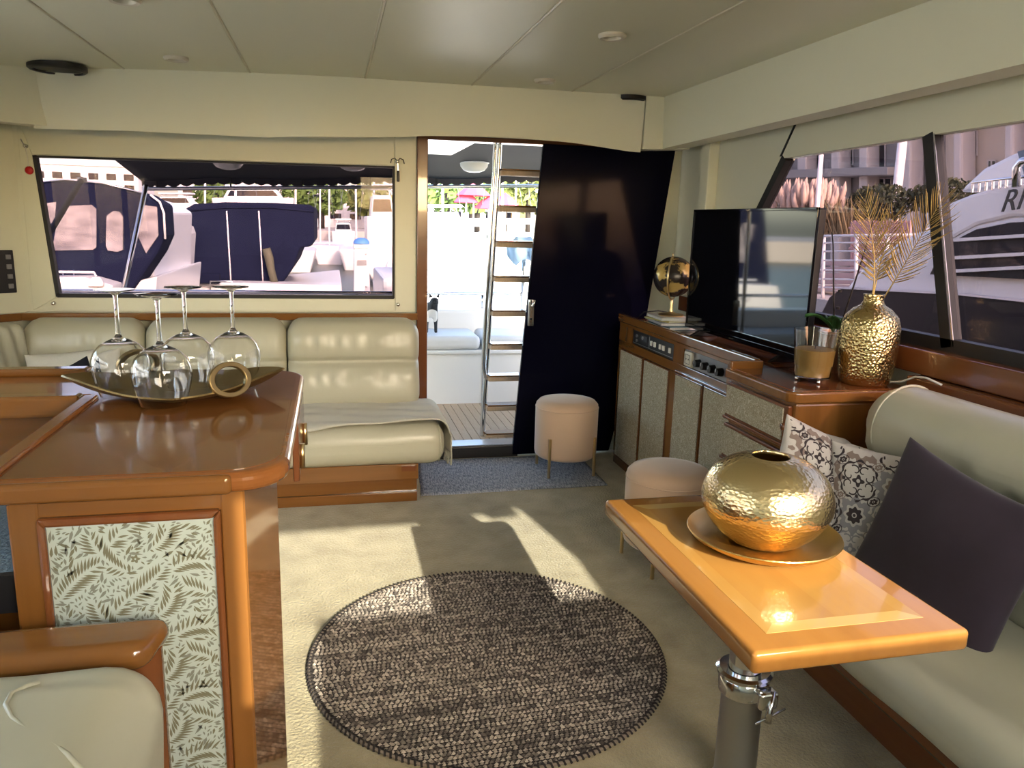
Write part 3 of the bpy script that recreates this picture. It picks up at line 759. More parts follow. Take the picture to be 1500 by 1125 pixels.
# ---------------------------------------------------------------- wine glasses, upside down
def glass_profile():
    R = .0595
    o_ = [(.0445, 0), (.050, .018), (.0565, .042), (R, .062), (.058, .080), (.051, .098), (.038, .112), (.022, .121), (.009, .127), (.0052, .134)]
    i_ = [(max(0, r-.0012), z-.0004 if z > .1 else z) for r, z in o_[:8]]+[(.006, .1215), (0, .1222)]
    return o_, i_
def wine_glass(px_, yfoot, label, grp):
    base = PZ(px_[0], px_[1], ZB+.006)
    g = thing('wine_glass', label, 'glass', base, grp)
    o_, i_ = glass_profile()
    MB().lathe([(0, .1222)]+list(reversed(i_[:-1]))+o_+[(0, .134)], 40).build('bowl', 'glass', g, smooth='auto', local=True)
    MB().lathe([(0, .1335), (.0052, .1335), (.0042, .16), (.0042, .208), (.0055, .219), (0, .219)], 16).build('stem', 'glass', g, smooth='auto', local=True)
    MB().lathe([(0, .2185), (.0055, .2185), (.012, .2235), (.028, .2275), (.0405, .2295), (.0405, .2307), (0, .2312)], 40).build('foot', 'glass', g, smooth='auto', local=True)
    return g
GG = 'upturned wine glasses on the bronze tray'
wine_glass((180, 578), 432, 'upturned stemmed wine glass in front of the far tray handle', GG)
wine_glass((240, 592), 440, 'upturned stemmed wine glass at the near rim of the tray', GG)
wine_glass((277, 566), 430, 'upturned stemmed wine glass at the back between two others', GG)
wine_glass((345, 562), 428, 'upturned stemmed wine glass behind the near ring handle', GG)
# ================================================================== HELM CHAIR (corner of it)
hc = thing('armchair', 'cream leather armchair with a rounded wooden arm rail', 'armchair', (-.6, .95, 0))
ZA = .88
p0, p1, p2, p3 = PZ(0, 918, ZA), PZ(238, 928, ZA), PZ(212, 957, ZA), PZ(0, 962, ZA)
yb, yfr, xe = 1.205, 1.105, p1.x
MB().rbox(-1.05, xe, yfr, yb, ZA-.045, ZA, .022, 12, lambda p: Vector((p.x-(.02*((yb-p.y)/.1)**2 if p.x > xe-.03 else 0), p.y, p.z))).build('arm_rail', 'teak_X', hc, smooth=True)
MB().tube([(xe-.035, 1.155, 0), (xe-.035, 1.155, ZA-.03)], .030, 20).build('post', 'mahogany_Z', hc, smooth='auto')
box('side_board', 'mahogany_X', (-1.05, xe-.05, 1.15, 1.175, .25, ZA-.04), hc)
def cf1(p): return p+noise.noise_vector(p*6)*.008+Vector((0, -.02*math.exp(-((p.z-.66)/.1)**2), .006*math.sin(p.z*90+p.x*9)*(1 if p.y < 1.0 else 0)))
MB().rbox(-1.0, -.243, .62, 1.10, .30, ZA+.008, .075, 26, cf1).build('arm_cushion', 'leather_warm', hc, smooth=True)
MB().rbox(-.95, -.40, .20, .64, .30, .55, .10, 22, cf1).build('seat_cushion', 'leather_warm', hc, smooth=True)
pp = [PZ(*q, zz) for q, zz in (((58, 1000), .889), ((40, 1004), .891), ((16, 1016), .893), ((8, 1032), .894), ((18, 1052), .894), ((38, 1068), .894), ((64, 1082), .894), ((100, 1106), .894), ((130, 1140), .894))]
MB().tube(pp, .0032, 8).build('piping', 'leather_warm', hc, smooth=True)
for x in (-1.0, -.35): box('leg', 'mahogany_Z', (x-.03, x+.03, .22, .28, 0, .32), hc, bevel=.005)
box('seat_base', 'mahogany_X', (-1.05, -.33, .20, 1.15, .22, .31), hc, bevel=.006)
# ================================================================== SIDEBOARD
sb = thing('sideboard', 'varnished wooden sideboard with pale cloth-covered doors and drawers', 'cabinet', (1.95, 3.4, 0))
box('carcass', 'teak_Y', (1.768, 2.12, 2.89, 4.50, .0, .912), sb)
box('end_carcass', 'teak_Z', (1.635, 2.12, 2.412, 2.89, .0, .884), sb, bevel=.012)
box('plinth', 'mahogany_Y', (1.752, 1.768, 2.89, 4.50, 0, .05), sb)
box('top_rail', 'teak_Y', (1.748, 1.768, 2.89, 4.50, .893, .915), sb)
box('middle_rail', 'teak_Y', (1.748, 1.768, 2.89, 4.50, .752, .803), sb, bevel=.003)
box('rail_moulding', 'mahogany_Y', (1.738, 1.750, 2.89, 3.66, .752, .768), sb, bevel=.004)
for y0, y1 in ((4.29, 4.50), (3.585, 3.705), (2.89, 3.13)): box('stile', 'teak_Z', (1.748, 1.768, y0, y1, .803, .893), sb)
for y0, y1 in ((4.465, 4.50), (3.665, 3.735)): box('stile', 'teak_Z', (1.7485, 1.768, y0, y1, .05, .752), sb)
for y0, y1 in ((4.105, 4.462), (3.738, 4.085), (3.355, 3.662), (3.05, 3.338)):
    d = box('door', 'mahogany_Z', (1.746, 1.767, y0, y1, .055, .748), sb, bevel=.003)
    box('door_panel', 'scroll_cloth', (1.742, 1.747, y0+.010, y1-.010, .063, .742), d, bevel=.002)
# black radio and switch panel
rp_ = box('switch_panel', 'panel_black', (1.752, 1.766, 3.715, 4.285, .808, .890), sb)
box('panel_edge', 'steel_dull', (1.7505, 1.7525, 3.72, 4.28, .816, .819), rp_)
box('divider', 'steel_dull', (1.7505, 1.7525, 4.035, 4.040, .82, .885), rp_)
for y in (4.00, 3.955, 3.88, 3.835, 3.755): box('rocker_switch', 'white_plastic', (1.744, 1.752, y-.012, y+.012, .838, .866), rp_, bevel=.002)
for y, z_ in ((4.22, .862), (4.13, .862), (4.22, .835)): MB().tube([(1.752, y, z_), (1.744, y, z_)], .009, 12).build('dial', 'panel_grey', rp_, smooth='auto')
box('display', 'book_dark', (1.750, 1.753, 4.07, 4.16, .845, .875), rp_)
# grey panel with socket and knobs
kp = box('control_strip', 'panel_grey', (1.755, 1.766, 3.132, 3.583, .806, .890), sb)
so_ = MB().rbox(1.737, 1.756, 3.475, 3.56, .808, .888, .009, 4).build('socket', 'ivory_plastic', kp, smooth=True)
for a_ in ((3.492, 3.543, .824, .826), (3.492, 3.543, .870, .872), (3.492, 3.494, .824, .872), (3.541, 3.543, .824, .872)): box('socket_groove', 'black', (1.7355, 1.7375, *a_), so_)
for y in (3.505, 3.53): MB().tube([(1.738, y, .848), (1.7355, y, .848)], .004, 8).build('socket_hole', 'black', so_)
for y in (3.415, 3.34, 3.265, 3.19):
    k_ = MB().tube([(1.757, y, .845), (1.725, y, .845)], [.021, .018], 16).build('knob', 'black', kp, smooth='auto')
    box('knob_grip', 'steel', (1.722, 1.7255, y-.002, y+.002, .845, .862), k_)
# drawers
for z0, z1 in ((.712, .868), (.535, .690), (.355, .513), (.06, .335)):
    d = box('drawer', 'mahogany_Y', (1.617, 1.636, 2.43, 2.885, z0, z1), sb, bevel=.003)
    box('drawer_panel', 'scroll_cloth', (1.612, 1.618, 2.455, 2.878, z0+.022, z1-.012), d, bevel=.002)
    box('finger_pull', 'mahogany_Y', (1.606, 1.618, 2.43, 2.885, z0, z0+.012), d, bevel=.003)
MB().lathe([(0, .016), (.012, .016), (.016, .009), (.010, 0), (0, 0)], 16).xf(Matrix.Translation((1.617, 2.437, .79)) @ Matrix.Rotation(-PI/2, 4, 'Y')).build('latch_knob', 'mahogany_Z', sb, smooth=True)
# worktop
sw = thing('sideboard_worktop', 'polished red-brown worktop with a raised front lip on the sideboard', 'worktop', (1.95, 3.4, .90))
box('slab', 'mahogany_Y', (1.752, 2.125, 2.86, 4.52, .916, .926), sw)
o2 = [(2.125, 2.39)]+[(2.125, 2.885), (1.600, 2.885)]+arc(1.650, 2.445, .05, PI, 1.5*PI, 6)
MB().prism([Vector((x, y, .885)) for x, y in o2], (0, 0, .041)).build('near_slab', 'teak_X', sw, bevel=.008, seg=3)
MB().prism([Vector((x, y, .9250)) for x, y in [(2.12, 2.42), (2.12, 2.855), (1.63, 2.855), (1.63, 2.45), (1.66, 2.42)]], (0, 0, .0028)).build('polished_field', 'mahogany_Y', sw)
box('front_lip', 'teak_Y', (1.738, 1.766, 2.885, 4.515, .912, .962), sw, bevel=.007, seg=3)
box('return_lip', 'teak_X', (1.615, 1.766, 2.862, 2.886, .90, .958), sw, bevel=.006, seg=3)
# ---------------------------------------------------------------- television
tv = thing('television', 'flat black television standing on the sideboard', 'television', (1.95, 3.39, .926))
TX = 1.93
MB().box(TX, TX+.035, 2.83, 3.95, .958, 1.592).build('housing', 'black', tv, bevel=.006)
box('screen', 'black_gloss', (TX-.004, TX+.001, 2.842, 3.938, .978, 1.582), tv)
for a_ in ((2.829, 2.842, .955, 1.595), (3.938, 3.951, .955, 1.595), (2.829, 3.951, 1.582, 1.595), (2.829, 3.951, .955, .978)):
    box('bezel', 'black_gloss', (TX-.008, TX+.004, *a_), tv, bevel=.002)
box('badge', 'steel', (TX-.010, TX-.007, 3.41, 3.45, .963, .968), tv)
for y in (3.0, 3.78): MB().prism([Vector((TX-.06, y-.012, .927)), Vector((TX+.12, y-.012, .927)), Vector((TX+.03, y-.012, .965)), Vector((TX+.005, y-.012, .965))], (0, .024, 0)).build('foot', 'black', tv, bevel=.003)
# ---------------------------------------------------------------- books and globe
bk = [('magazine', 'thin dark magazine at the bottom of the pile under the globe', 'book_dark', .30, .22, .008, -.10, (0, -.06)),
      ('book', 'blue-spined book low in the pile under the globe', 'book_blue', .27, .20, .018, .12, (0, -.05)),
      ('book', 'thick grey book in the middle of the pile under the globe', 'book_grey', .26, .19, .016, -.12, (0, -.02)),
      ('book', 'yellow-covered book near the top of the pile under the globe', 'book_yellow', .24, .18, .010, .20, (0, .0)),
      ('book', 'white book on top of the pile under the globe', 'paper_white', .24, .18, .014, -.05, (0, .0))]
zz = .9265
for nm, lb, m_, L_, W_, h_, a_, off in bk:
    t = thing(nm, lb, nm, (1.90+off[0], 4.12+off[1], zz), rz=a_, group='books piled under the globe')
    MB().box(-W_/2+.004, W_/2-.004, -L_/2+.004, L_/2-.004, .002, h_-.002).build('pages', 'paper_white', t, local=True)
    for q in (0, h_-.002): MB().box(-W_/2, W_/2, -L_/2, L_/2, q, q+.002).build('cover', m_, t, local=True)
    MB().box(-W_/2, -W_/2+.003, -L_/2, L_/2, 0, h_).build('spine', m_, t, local=True)
    zz += h_+.0003
gx, gy, gz = 1.915, 4.13, zz
gb = thing('desk_globe', 'dark globe with gold continents on a brass stand', 'globe', (gx, gy, gz))
MB().lathe([(0, 0), (.072, 0), (.075, .006), (.07, .011), (.03, .016), (.012, .024), (.008, .05), (.010, .075), (.006, .09), (0, .09)], 32).build('base', 'brass', gb, smooth='auto', local=True)
zc = .225
m = mat('globe_map', (.035, .026, .022), .25, .3); n = m.node_tree.nodes; l = m.node_tree.links
tc = n.new('ShaderNodeTexCoord'); t_ = n.new('ShaderNodeTexNoise'); t_.inputs['Scale'].default_value = 12; t_.inputs['Detail'].default_value = 6; l.new(tc.outputs['Object'], t_.inputs[0])
r_ = n.new('ShaderNodeValToRGB'); r_.color_ramp.elements[0].position = .52; r_.color_ramp.elements[1].position = .56
r_.color_ramp.elements[0].color = (.030, .022, .02, 1); r_.color_ramp.elements[1].color = (.55, .38, .12, 1); l.new(t_.outputs[0], r_.inputs[0]); l.new(r_.outputs[0], n['Principled BSDF'].inputs['Base Color'])
MB().lathe([(.116*math.sin(PI*i/24), zc-.116*math.cos(PI*i/24)) for i in range(25)], 48).build('ball', 'globe_map', gb, smooth=True, local=True)
tilt = Matrix.Translation((0, 0, zc)) @ Matrix.Rotation(.9, 4, 'Z') @ Matrix.Rotation(-.41, 4, 'Y')
arc_ = [tilt @ Vector((-.130*math.sin(a), 0, -.130*math.cos(a))) for a in [PI*i/28 for i in range(29)]]
MB().tube(arc_, .0055, 8).build('meridian', 'brass', gb, smooth=True, local=True)
MB().tube([tilt @ Vector((0, 0, .112)), tilt @ Vector((0, 0, .145))], .004, 8).build('finial', 'brass', gb, smooth=True, local=True)
cb = MB().tube([(1.80, 4.40, .931), (1.83, 4.33, .99), (1.90, 4.28, 1.005), (1.98, 4.31, .99), (2.05, 4.33, .95), (2.09, 4.36, .931)], .004, 8).build('power_cable', 'black', smooth=True)
tag(cb, 'thin black cable looping behind the globe on the sideboard', 'cable')
# ---------------------------------------------------------------- candle tumbler, plant pot, vase
cx, cy = 1.803, 2.578
cn = thing('candle_glass', 'clear glass tumbler half filled with amber candle wax', 'candle', (cx, cy, .927))
MB().lathe([(0, .016), (.060, .016), (.066, .02), (.083, .205), (.0800, .205), (.063, .026), (0, .024)], 40).build('tumbler', 'glass', cn, smooth='auto', local=True)
MB().lathe([(0, .0265), (.0625, .0265), (.0735, .128), (.066, .131), (0, .129)], 40).build('wax', 'wax', cn, smooth='auto', local=True)
MB().tube([(0, 0, .128), (.002, 0, .142)], .0015, 6).build('wick', 'black', cn, local=True)
for a_ in (.4, 2.5, 4.6): MB().lathe([(0, 0), (.006, 0), (.008, .008), (.006, .018), (0, .018)], 12, (.055*math.cos(a_), .055*math.sin(a_), 0)).build('foot', 'steel', cn, smooth=True, local=True)
pt = thing('potted_orchid', 'leafless orchid with two dark stems in a copper pot', 'plant', (2.02, 2.765, .927))
MB().lathe([(0, 0), (.045, 0), (.062, .16), (.066, .162), (.064, .17), (.058, .17), (.055, .15), (0, .148)], 32).build('pot', 'copper_pot', pt, smooth='auto', local=True)
for p_ in ([(0, 0, .14), (-.01, .02, .30), (-.02, .05, .52), (-.025, .06, .57)], [(.01, 0, .14), (.03, -.03, .32), (.06, -.05, .52), (.075, -.06, .66)]):
    MB().tube(p_, [.004, .004, .003, .002], 6).build('stem', 'twig', pt, smooth=True, local=True)
for z_ in (.26, .33): MB().lathe([(0, 0), (.008, 0), (.008, .01), (0, .01)], 8, (.0, 0, z_)).build('clip', 'twig', pt, local=True)
for a_, L_ in ((2.9, .13), (4.2, .12), (3.7, .10)):
    def lf(u, v): 
        s = (v-.5)*2; wdt = .026*math.sin(PI*min(1, u*.93+.05)); r_ = L_*u
        return (r_*math.cos(a_)-s*wdt*math.sin(a_), r_*math.sin(a_)+s*wdt*math.cos(a_), .16+.07*math.sin(u*2.0)-.012*abs(s)*-1)
    MB().sheet(lf, 10, 6, th=.002).build('leaf', 'leaf_green', pt, smooth=True, local=True)
vx, vy = 1.995, 2.525
vs = MB().lathe([(0, 0), (.078, 0), (.090, .010), (.099, .05), (.105, .12), (.108, .18), (.106, .225), (.094, .262), (.068, .290), (.044, .304), (.036, .318), (.036, .338), (.040, .345), (.036, .346), (.031, .338), (.030, .30), (0, .28)], 56).build('hammered_vase', 'gold_hammered', smooth=True)
vs.location = (vx, vy, .927); W[vs.name] = Matrix.Translation(vs.location)
tag(vs, 'tall hammered gold bottle vase on the sideboard end', 'vase')
def frond_thing(label, p0_, p1_, p2_, n_, ll, seed):
    R = random.Random(seed); p0_, p1_, p2_ = map(Vector, (p0_, p1_, p2_))
    t = thing('palm_frond', label, 'frond', p0_, 'gilded palm fronds in the hammered vase')
    bez = lambda s: p0_*(1-s)**2+p1_*2*s*(1-s)+p2_*s*s
    MB().tube([bez(i/20) for i in range(21)], [.0035*(1-.75*i/20) for i in range(21)], 6).build('stem', 'gold_leaf', t, smooth=True)
    mb = MB()
    side = Vector((.85, -.53, 0))                               # fronds were pressed flat, broadly facing the room
    for i in range(n_):
        s = .30+.70*i/n_; c_ = bez(s); T = (bez(min(1, s+.02))-bez(s-.02)).normalized()
        sd = (side-T*side.dot(T)).normalized(); nr = T.cross(sd)
        for sg in (1, -1):
            L_ = ll*(math.sin(PI*(.15+.78*(i/n_)))**.6)*R.uniform(.85, 1.1)
            spread = (.95-.5*i/n_)*R.uniform(.85, 1.1)
            d0 = (T*math.cos(spread)+sd*sg*math.sin(spread)+nr*R.uniform(-.25, .25)).normalized()
            pts = []
            for q in range(6):
                w_ = q/5; pts.append(c_+d0*L_*w_+Vector((0, 0, .10 if R.random() < .9 else -.05))*L_*w_*w_*.9+sd*sg*-.06*L_*w_*w_)
            k = len(mb.v); pr = nr
            for q, p_ in enumerate(pts):
                ww = .0034*math.sin(PI*(.12+.80*q/5))
                mb.v += [tuple(p_+T*ww), tuple(p_+pr*ww*.6), tuple(p_-T*ww), tuple(p_-pr*ww*.3)]
            for q in range(5):
                a_, b_ = k+4*q, k+4*q+4
                mb.f += [(a_+j, a_+(j+1) % 4, b_+(j+1) % 4, b_+j) for j in range(4)]
    mb.build('leaflets', 'gold_leaf', t, smooth=True)
fm = Vector((vx, vy, 1.262)); fb_ = Vector((vx, vy, 1.215))
q1, q2, q3 = PX(1266, 290, 1.93), PX(1310, 315, 2.02), PX(1382, 288, 2.10)
frond_thing('gilded palm frond leaning towards the television', fb_+Vector((-.014, 0, 0)), fm+Vector((.0, -.02, .12)), q1, 26, .115, 1)
frond_thing('gilded palm frond standing upright between two others', fb_+Vector((0, .01, 0)), fm+Vector((.02, .02, .14)), q2, 22, .105, 2)
frond_thing('gilded palm frond leaning towards the window mullion', fb_+Vector((.014, -.005, 0)), fm+Vector((.06, -.06, .11)), q3, 28, .135, 3)
# ================================================================== RIGHT SETTEE
rs = thing('side_settee', 'cream leather settee with a bolster back under the side window', 'sofa', (1.8, 1.2, 0))
box('plinth', 'mahogany_Y', (1.575, 2.06, -.4, 2.405, 0, .16), rs)
box('front_board', 'mahogany_Y', (1.50, 1.58, -.4, 2.405, .16, .31), rs, bevel=.012)
def st_fn(p):
    q = p+noise.noise_vector(p*3.2)*.012
    if p.z > .40: q.z += .012*math.sin(p.y*9+p.x*7)*math.exp(-((p.x-1.45)/.12)**2)
    return q
MB().rbox(1.345, 1.90, -.4, 2.395, .29, .445, .07, 40, st_fn).build('seat_cushion', 'leather_warm', rs, smooth=True)
def roll_fn(p):
    q = p.copy()
    wr = math.sin(p.y*38+2*noise.noise(Vector((p.y*5, p.z*7, 0)))*3)
    q.x -= (.010*wr*math.exp(-((p.z-.76)/.09)**2)+.006*math.sin(p.y*61+p.z*30)*math.exp(-((p.z-.82)/.08)**2)*max(0, noise.noise(Vector((p.y*2.5, 1, 4)))+.3))*(p.x < 1.9)
    return q+noise.noise_vector(p*4)*.005
MB().rbox(1.80, 2.075, -.4, 2.33, .69, .985, .135, 80, roll_fn).build('bolster', 'leather_warm', rs, smooth=True)
MB().rbox(1.83, 2.07, -.4, 2.37, .42, .72, .05, 20, rough_fn(.006, 4)).build('backrest', 'leather_warm', rs, smooth=True)
pe = [(1.9375+.140*math.cos(a), 2.205, .8375+.150*math.sin(a)) for a in [PI*.35+PI*1.0*i/24 for i in range(25)]]
MB().tube(pe, .0045, 6).build('piping', 'leather_warm', rs, smooth=True)
wc = MB().tube([(2.03, 2.60, .931), (2.075, 2.50, .935), (2.08, 2.42, .955), (2.082, 2.36, .985), (2.076, 2.30, .993), (2.07, 2.22, .985)], .004, 8).build('charging_cable', 'white_plastic', smooth=True)
tag(wc, 'white cable lying between the hammered vase and the settee bolster', 'cable')
# ---------------------------------------------------------------- patterned pillows
def pattern(o, wd, ht, T, sag, seed):
    R = random.Random(seed); dark, grey, taupe = Print(), Print(), Print()
    def spiral(pr, cx, cy, a0, r0_, turn, wd_):
        pts = []
        for i in range(16):
            t = i/15; a = a0+turn*t*4.2; r = r0_*(1-.72*t); pts.append((cx+r*math.cos(a), cy+r*math.sin(a)))
        pr.strip(pts, [wd_*(1-.4*i/15) for i in range(16)])
    def medallion(pr, cx, cy, R_):
        pr.ring(cx, cy, lambda a: R_*(1+.10*abs(math.cos(4*a))+.05*math.cos(12*a)), lambda a: R_*(.90+.10*abs(math.cos(4*a))), 64)
        for q in range(4):
            a = q*PI/2+PI/4
            for s in (1, -1):
                spiral(pr, cx+.55*R_*math.cos(a+s*.38), cy+.55*R_*math.sin(a+s*.38), a, .30*R_, s, .085*R_)
            pr.ring(cx+.80*R_*math.cos(a-PI/4), cy+.80*R_*math.sin(a-PI/4), .10*R_, .0, 10)
        pr.ring(cx, cy, lambda a: R_*.26*(1+.3*math.cos(4*a)), R_*.10, 32)
    def flower(pr, cx, cy, R_, pr2):
        pr.ring(cx, cy, lambda a: R_*(1+.16*math.cos(8*a)+.06*math.cos(24*a)), lambda a: R_*.60*(1+.12*math.cos(8*a)), 72)
        pr2.ring(cx, cy, lambda a: R_*.44*(1+.14*math.cos(8*a)), R_*.15, 48); pr2.ring(cx, cy, R_*.09, 0, 10)
    def oval(pr, cx, cy, R_, rot):
        pr.ring(cx, cy, R_, R_*.86, 32, 1, .68, rot); pr.ring(cx, cy, lambda a: R_*.58*(1+.15*math.cos(6*a)), R_*.22, 30, 1, .7, rot); pr.ring(cx, cy, R_*.12, 0, 8)
    st = .112
    for i in range(-2, 3):
        for j in range(-2, 3):
            cx, cy = i*st+(st/2 if j % 2 else 0)*0, j*st
            if (i+j) % 2 == 0: medallion(dark if (i*2+j) % 3 else grey, cx, cy, .061)
            else: flower(grey if (i+j*2) % 3 else taupe, cx, cy, .057, dark if i % 2 else taupe)
            oval(dark if (i+j) % 2 else taupe, cx+st/2, cy+st/2, .022, .5)
    for pr, m_, nm in ((dark, 'print_dark', 'dark_print'), (grey, 'print_grey', 'grey_print'), (taupe, 'print_taupe', 'taupe_print')):
        vv, ff = pr.mb.v, pr.mb.f; nv = []; ok = []
        for x, y, _ in vv:
            u, v = x/(wd/2*.95), y/(ht/2*.95); ok.append(abs(u) < .97 and abs(v) < .97)
            u, v = max(-.97, min(.97, u)), max(-.97, min(.97, v)); p = psurf(wd, ht, T, u, v, 1, sag)
            nv.append((p.x, p.y, p.z+.0012))
        mb = MB(); mb.v = nv; mb.f = [f for f in ff if all(ok[i] for i in f)]
        tag(mb.build(nm, m_, o, local=True), kind='stuff')
TLp, TRp = PY(1157, 608, 2.235), PY(1315, 668, 2.20)
xa = (TRp-TLp); xn = xa.normalized(); ya = Vector((.22, .26, .9)); ya = (ya-xn*ya.dot(xn)).normalized()
cA = (TLp+TRp)/2-ya*.225
oA = pillow('patterned_pillow', 'grey medallion-print pillow propped against the end of the sideboard', 'cushion_ground', .47, .45, .14, frame(cA, xa, ya), sag=.03)
pattern(oA, .47, .45, .14, .03, 1)
oB = pillow('patterned_pillow', 'medallion-print pillow half hidden by the plum velvet pillow', 'cushion_ground', .45, .45, .13, frame((1.725, 1.955, .605), (.56, -.80, .06), (.16, .10, .95)))
pattern(oB, .45, .45, .13, 0, 2)
pillow('velvet_pillow', 'dark plum velvet pillow leaning on the settee bolster', 'velvet_plum', .52, .50, .15, frame((1.665, 1.70, .615), (.06, -.97, -.14), (.24, -.13, .95)))
# ================================================================== TABLE
tb2 = thing('coffee_table', 'honey-coloured inlaid wooden table on a chrome pedestal', 'table', (1.05, 1.65, 0))
TZ = .72; tx0, tx1, ty0, ty1 = .757, 1.244, 1.164, 1.994
tp = MB().rbox(tx0, tx1, ty0, ty1, TZ-.048, TZ, .012, 4).build('tabletop', 'honey_Y', tb2, smooth='auto')
ins = .062
x0, x1, y0, y1 = tx0+ins, tx1-ins, ty0+ins, ty1-ins; b_ = .035
def flat(pts, nm, m_): MB().prism([Vector((x, y, TZ-.0002)) for x, y in pts], (0, 0, .0007)).build(nm, m_, tp)
flat([(x0, y0), (x1, y0), (x1-b_, y0+b_), (x0+b_, y0+b_)], 'inlay_strip', 'honey_inlay_light')
flat([(x0, y1), (x0+b_, y1-b_), (x1-b_, y1-b_), (x1, y1)], 'inlay_strip', 'honey_inlay_light')
flat([(x0, y0), (x0+b_, y0+b_), (x0+b_, y1-b_), (x0, y1)], 'inlay_strip', 'honey_inlay')
flat([(x1, y0), (x1, y1), (x1-b_, y1-b_), (x1-b_, y0+b_)], 'inlay_strip', 'honey_inlay')
xm = (x0+x1)/2
flat([(x0+b_, y0+b_), (xm, y0+b_), (xm, y1-b_), (x0+b_, y1-b_)], 'veneer_field', wood('veneer_a', (.37, .18, .042), (.42, .215, .052), 'Y', rough=.12))
flat([(xm, y0+b_), (x1-b_, y0+b_), (x1-b_, y1-b_), (xm, y1-b_)], 'veneer_field', wood('veneer_b', (.39, .195, .047), (.44, .23, .057), 'Y', rough=.12))
pxx, pyy = 1.05, 1.652
pd = MB().lathe([(0, 0), (.066, 0), (.066, .012), (.056, .03), (.054, .32), (0, .32)], 40, (pxx, pyy, 0)).build('pedestal', 'steel_dull', tb2, smooth='auto')
MB().lathe([(.054, .285), (.064, .29), (.066, .325), (.060, .335), (.072, .342), (.074, .352), (.066, .358), (.045, .356)], 40, (pxx, pyy, 0)).build('collar', 'steel', tb2, smooth='auto')
MB().lathe([(.042, .32), (.042, .645), (.10, .662), (.10, .673), (0, .673)], 32, (pxx, pyy, 0)).build('upper_tube', 'steel', tb2, smooth='auto')
cl = MB().rbox(pxx-.005, pxx+.05, pyy-.095, pyy-.055, .285, .335, .01, 4).build('clamp', 'steel', tb2, smooth=True)
MB().tube([(pxx+.035, pyy-.085, .335), (pxx+.02, pyy-.10, .29), (pxx+.015, pyy-.105, .262)], [.009, .008, .010], 10).build('lever', 'steel', cl, smooth=True)
MB().tube([(pxx-.02, pyy-.105, .262), (pxx+.065, pyy-.10, .292)], .003, 8).build('lever_pin', 'steel', cl, smooth=True)
pc_ = PZ(1117, 789, TZ+.012); bx_, by_ = pc_.x, pc_.y
pl = MB().lathe([(0, .006), (.10, .006), (.150, .014), (.180, .028), (.188, .035), (.1895, .0325), (.182, .023), (.152, .006), (.11, 0), (0, 0)], 64, (0, 0, 0)).build('gold_plate', 'gold_plate', smooth='auto')
pl.location = (bx_, by_, TZ+.0006); W[pl.name] = Matrix.Translation(pl.location); tag(pl, 'wide shallow gold dish under the round vase on the table', 'plate')
BS = .95
prof = [(0, 0), (.075, 0), (.11, .012), (.155, .045), (.185, .085), (.194, .115), (.188, .148), (.168, .182), (.130, .210), (.092, .225), (.060, .231), (.056, .231), (.058, .222), (.09, .215), (.15, .175), (.178, .115), (.15, .06), (0, .02)]
def smoothp(pr):
    out_ = []
    for i in range(len(pr)-1):
        p_, a_, b_2, n_ = pr[max(0, i-1)], pr[i], pr[i+1], pr[min(len(pr)-1, i+2)]
        for q in range(4):
            t = q/4
            out_.append(tuple(.5*((2*a_[k])+(-p_[k]+b_2[k])*t+(2*p_[k]-5*a_[k]+4*b_2[k]-n_[k])*t*t+(-p_[k]+3*a_[k]-3*b_2[k]+n_[k])*t**3) for k in (0, 1)))
    return [(max(0, r), z) for r, z in out_]+[pr[-1]]
bo = MB().lathe([(r_*.825, z_*.97) for r_, z_ in smoothp(prof)], 96).build('round_vase', 'gold_brushed', smooth=True)
bo.location = (bx_, by_, TZ+.0066); W[bo.name] = Matrix.Translation(bo.location); tag(bo, 'squat round brushed gold vase with a dark opening', 'vase')
# ================================================================== STOOLS
def stool(c_, label, rz):
    s = thing('velvet_stool', label, 'stool', (c_[0], c_[1], 0), 'blush velvet stools', rz=rz)
    MB().lathe([(0, .10), (.175, .10), (.188, .112), (.191, .13), (.192, .40), (.188, .425), (.17, .445), (.12, .455), (0, .458)], 48).build('cushion', 'velvet_blush', s, smooth=True, local=True)
    MB().tube([(.1915*math.cos(2*PI*i/48), .1915*math.sin(2*PI*i/48), .405) for i in range(48)], .003, 6, closed=True).build('piping', 'velvet_blush', s, smooth=True, local=True)
    for q in range(4):
        a = PI/4+q*PI/2; MB().tube([(.199*math.cos(a), .199*math.sin(a), 0), (.199*math.cos(a), .199*math.sin(a), .24)], .009, 12).build('leg', 'brass', s, smooth='auto', local=True)
    return s
s1 = stool((1.378, 4.355), 'blush velvet stool with brass legs on the blue-grey mat', 0)
s2 = stool((1.448, 3.02), 'blush velvet stool tucked behind the wooden table', .12)
s1.location.z = .006
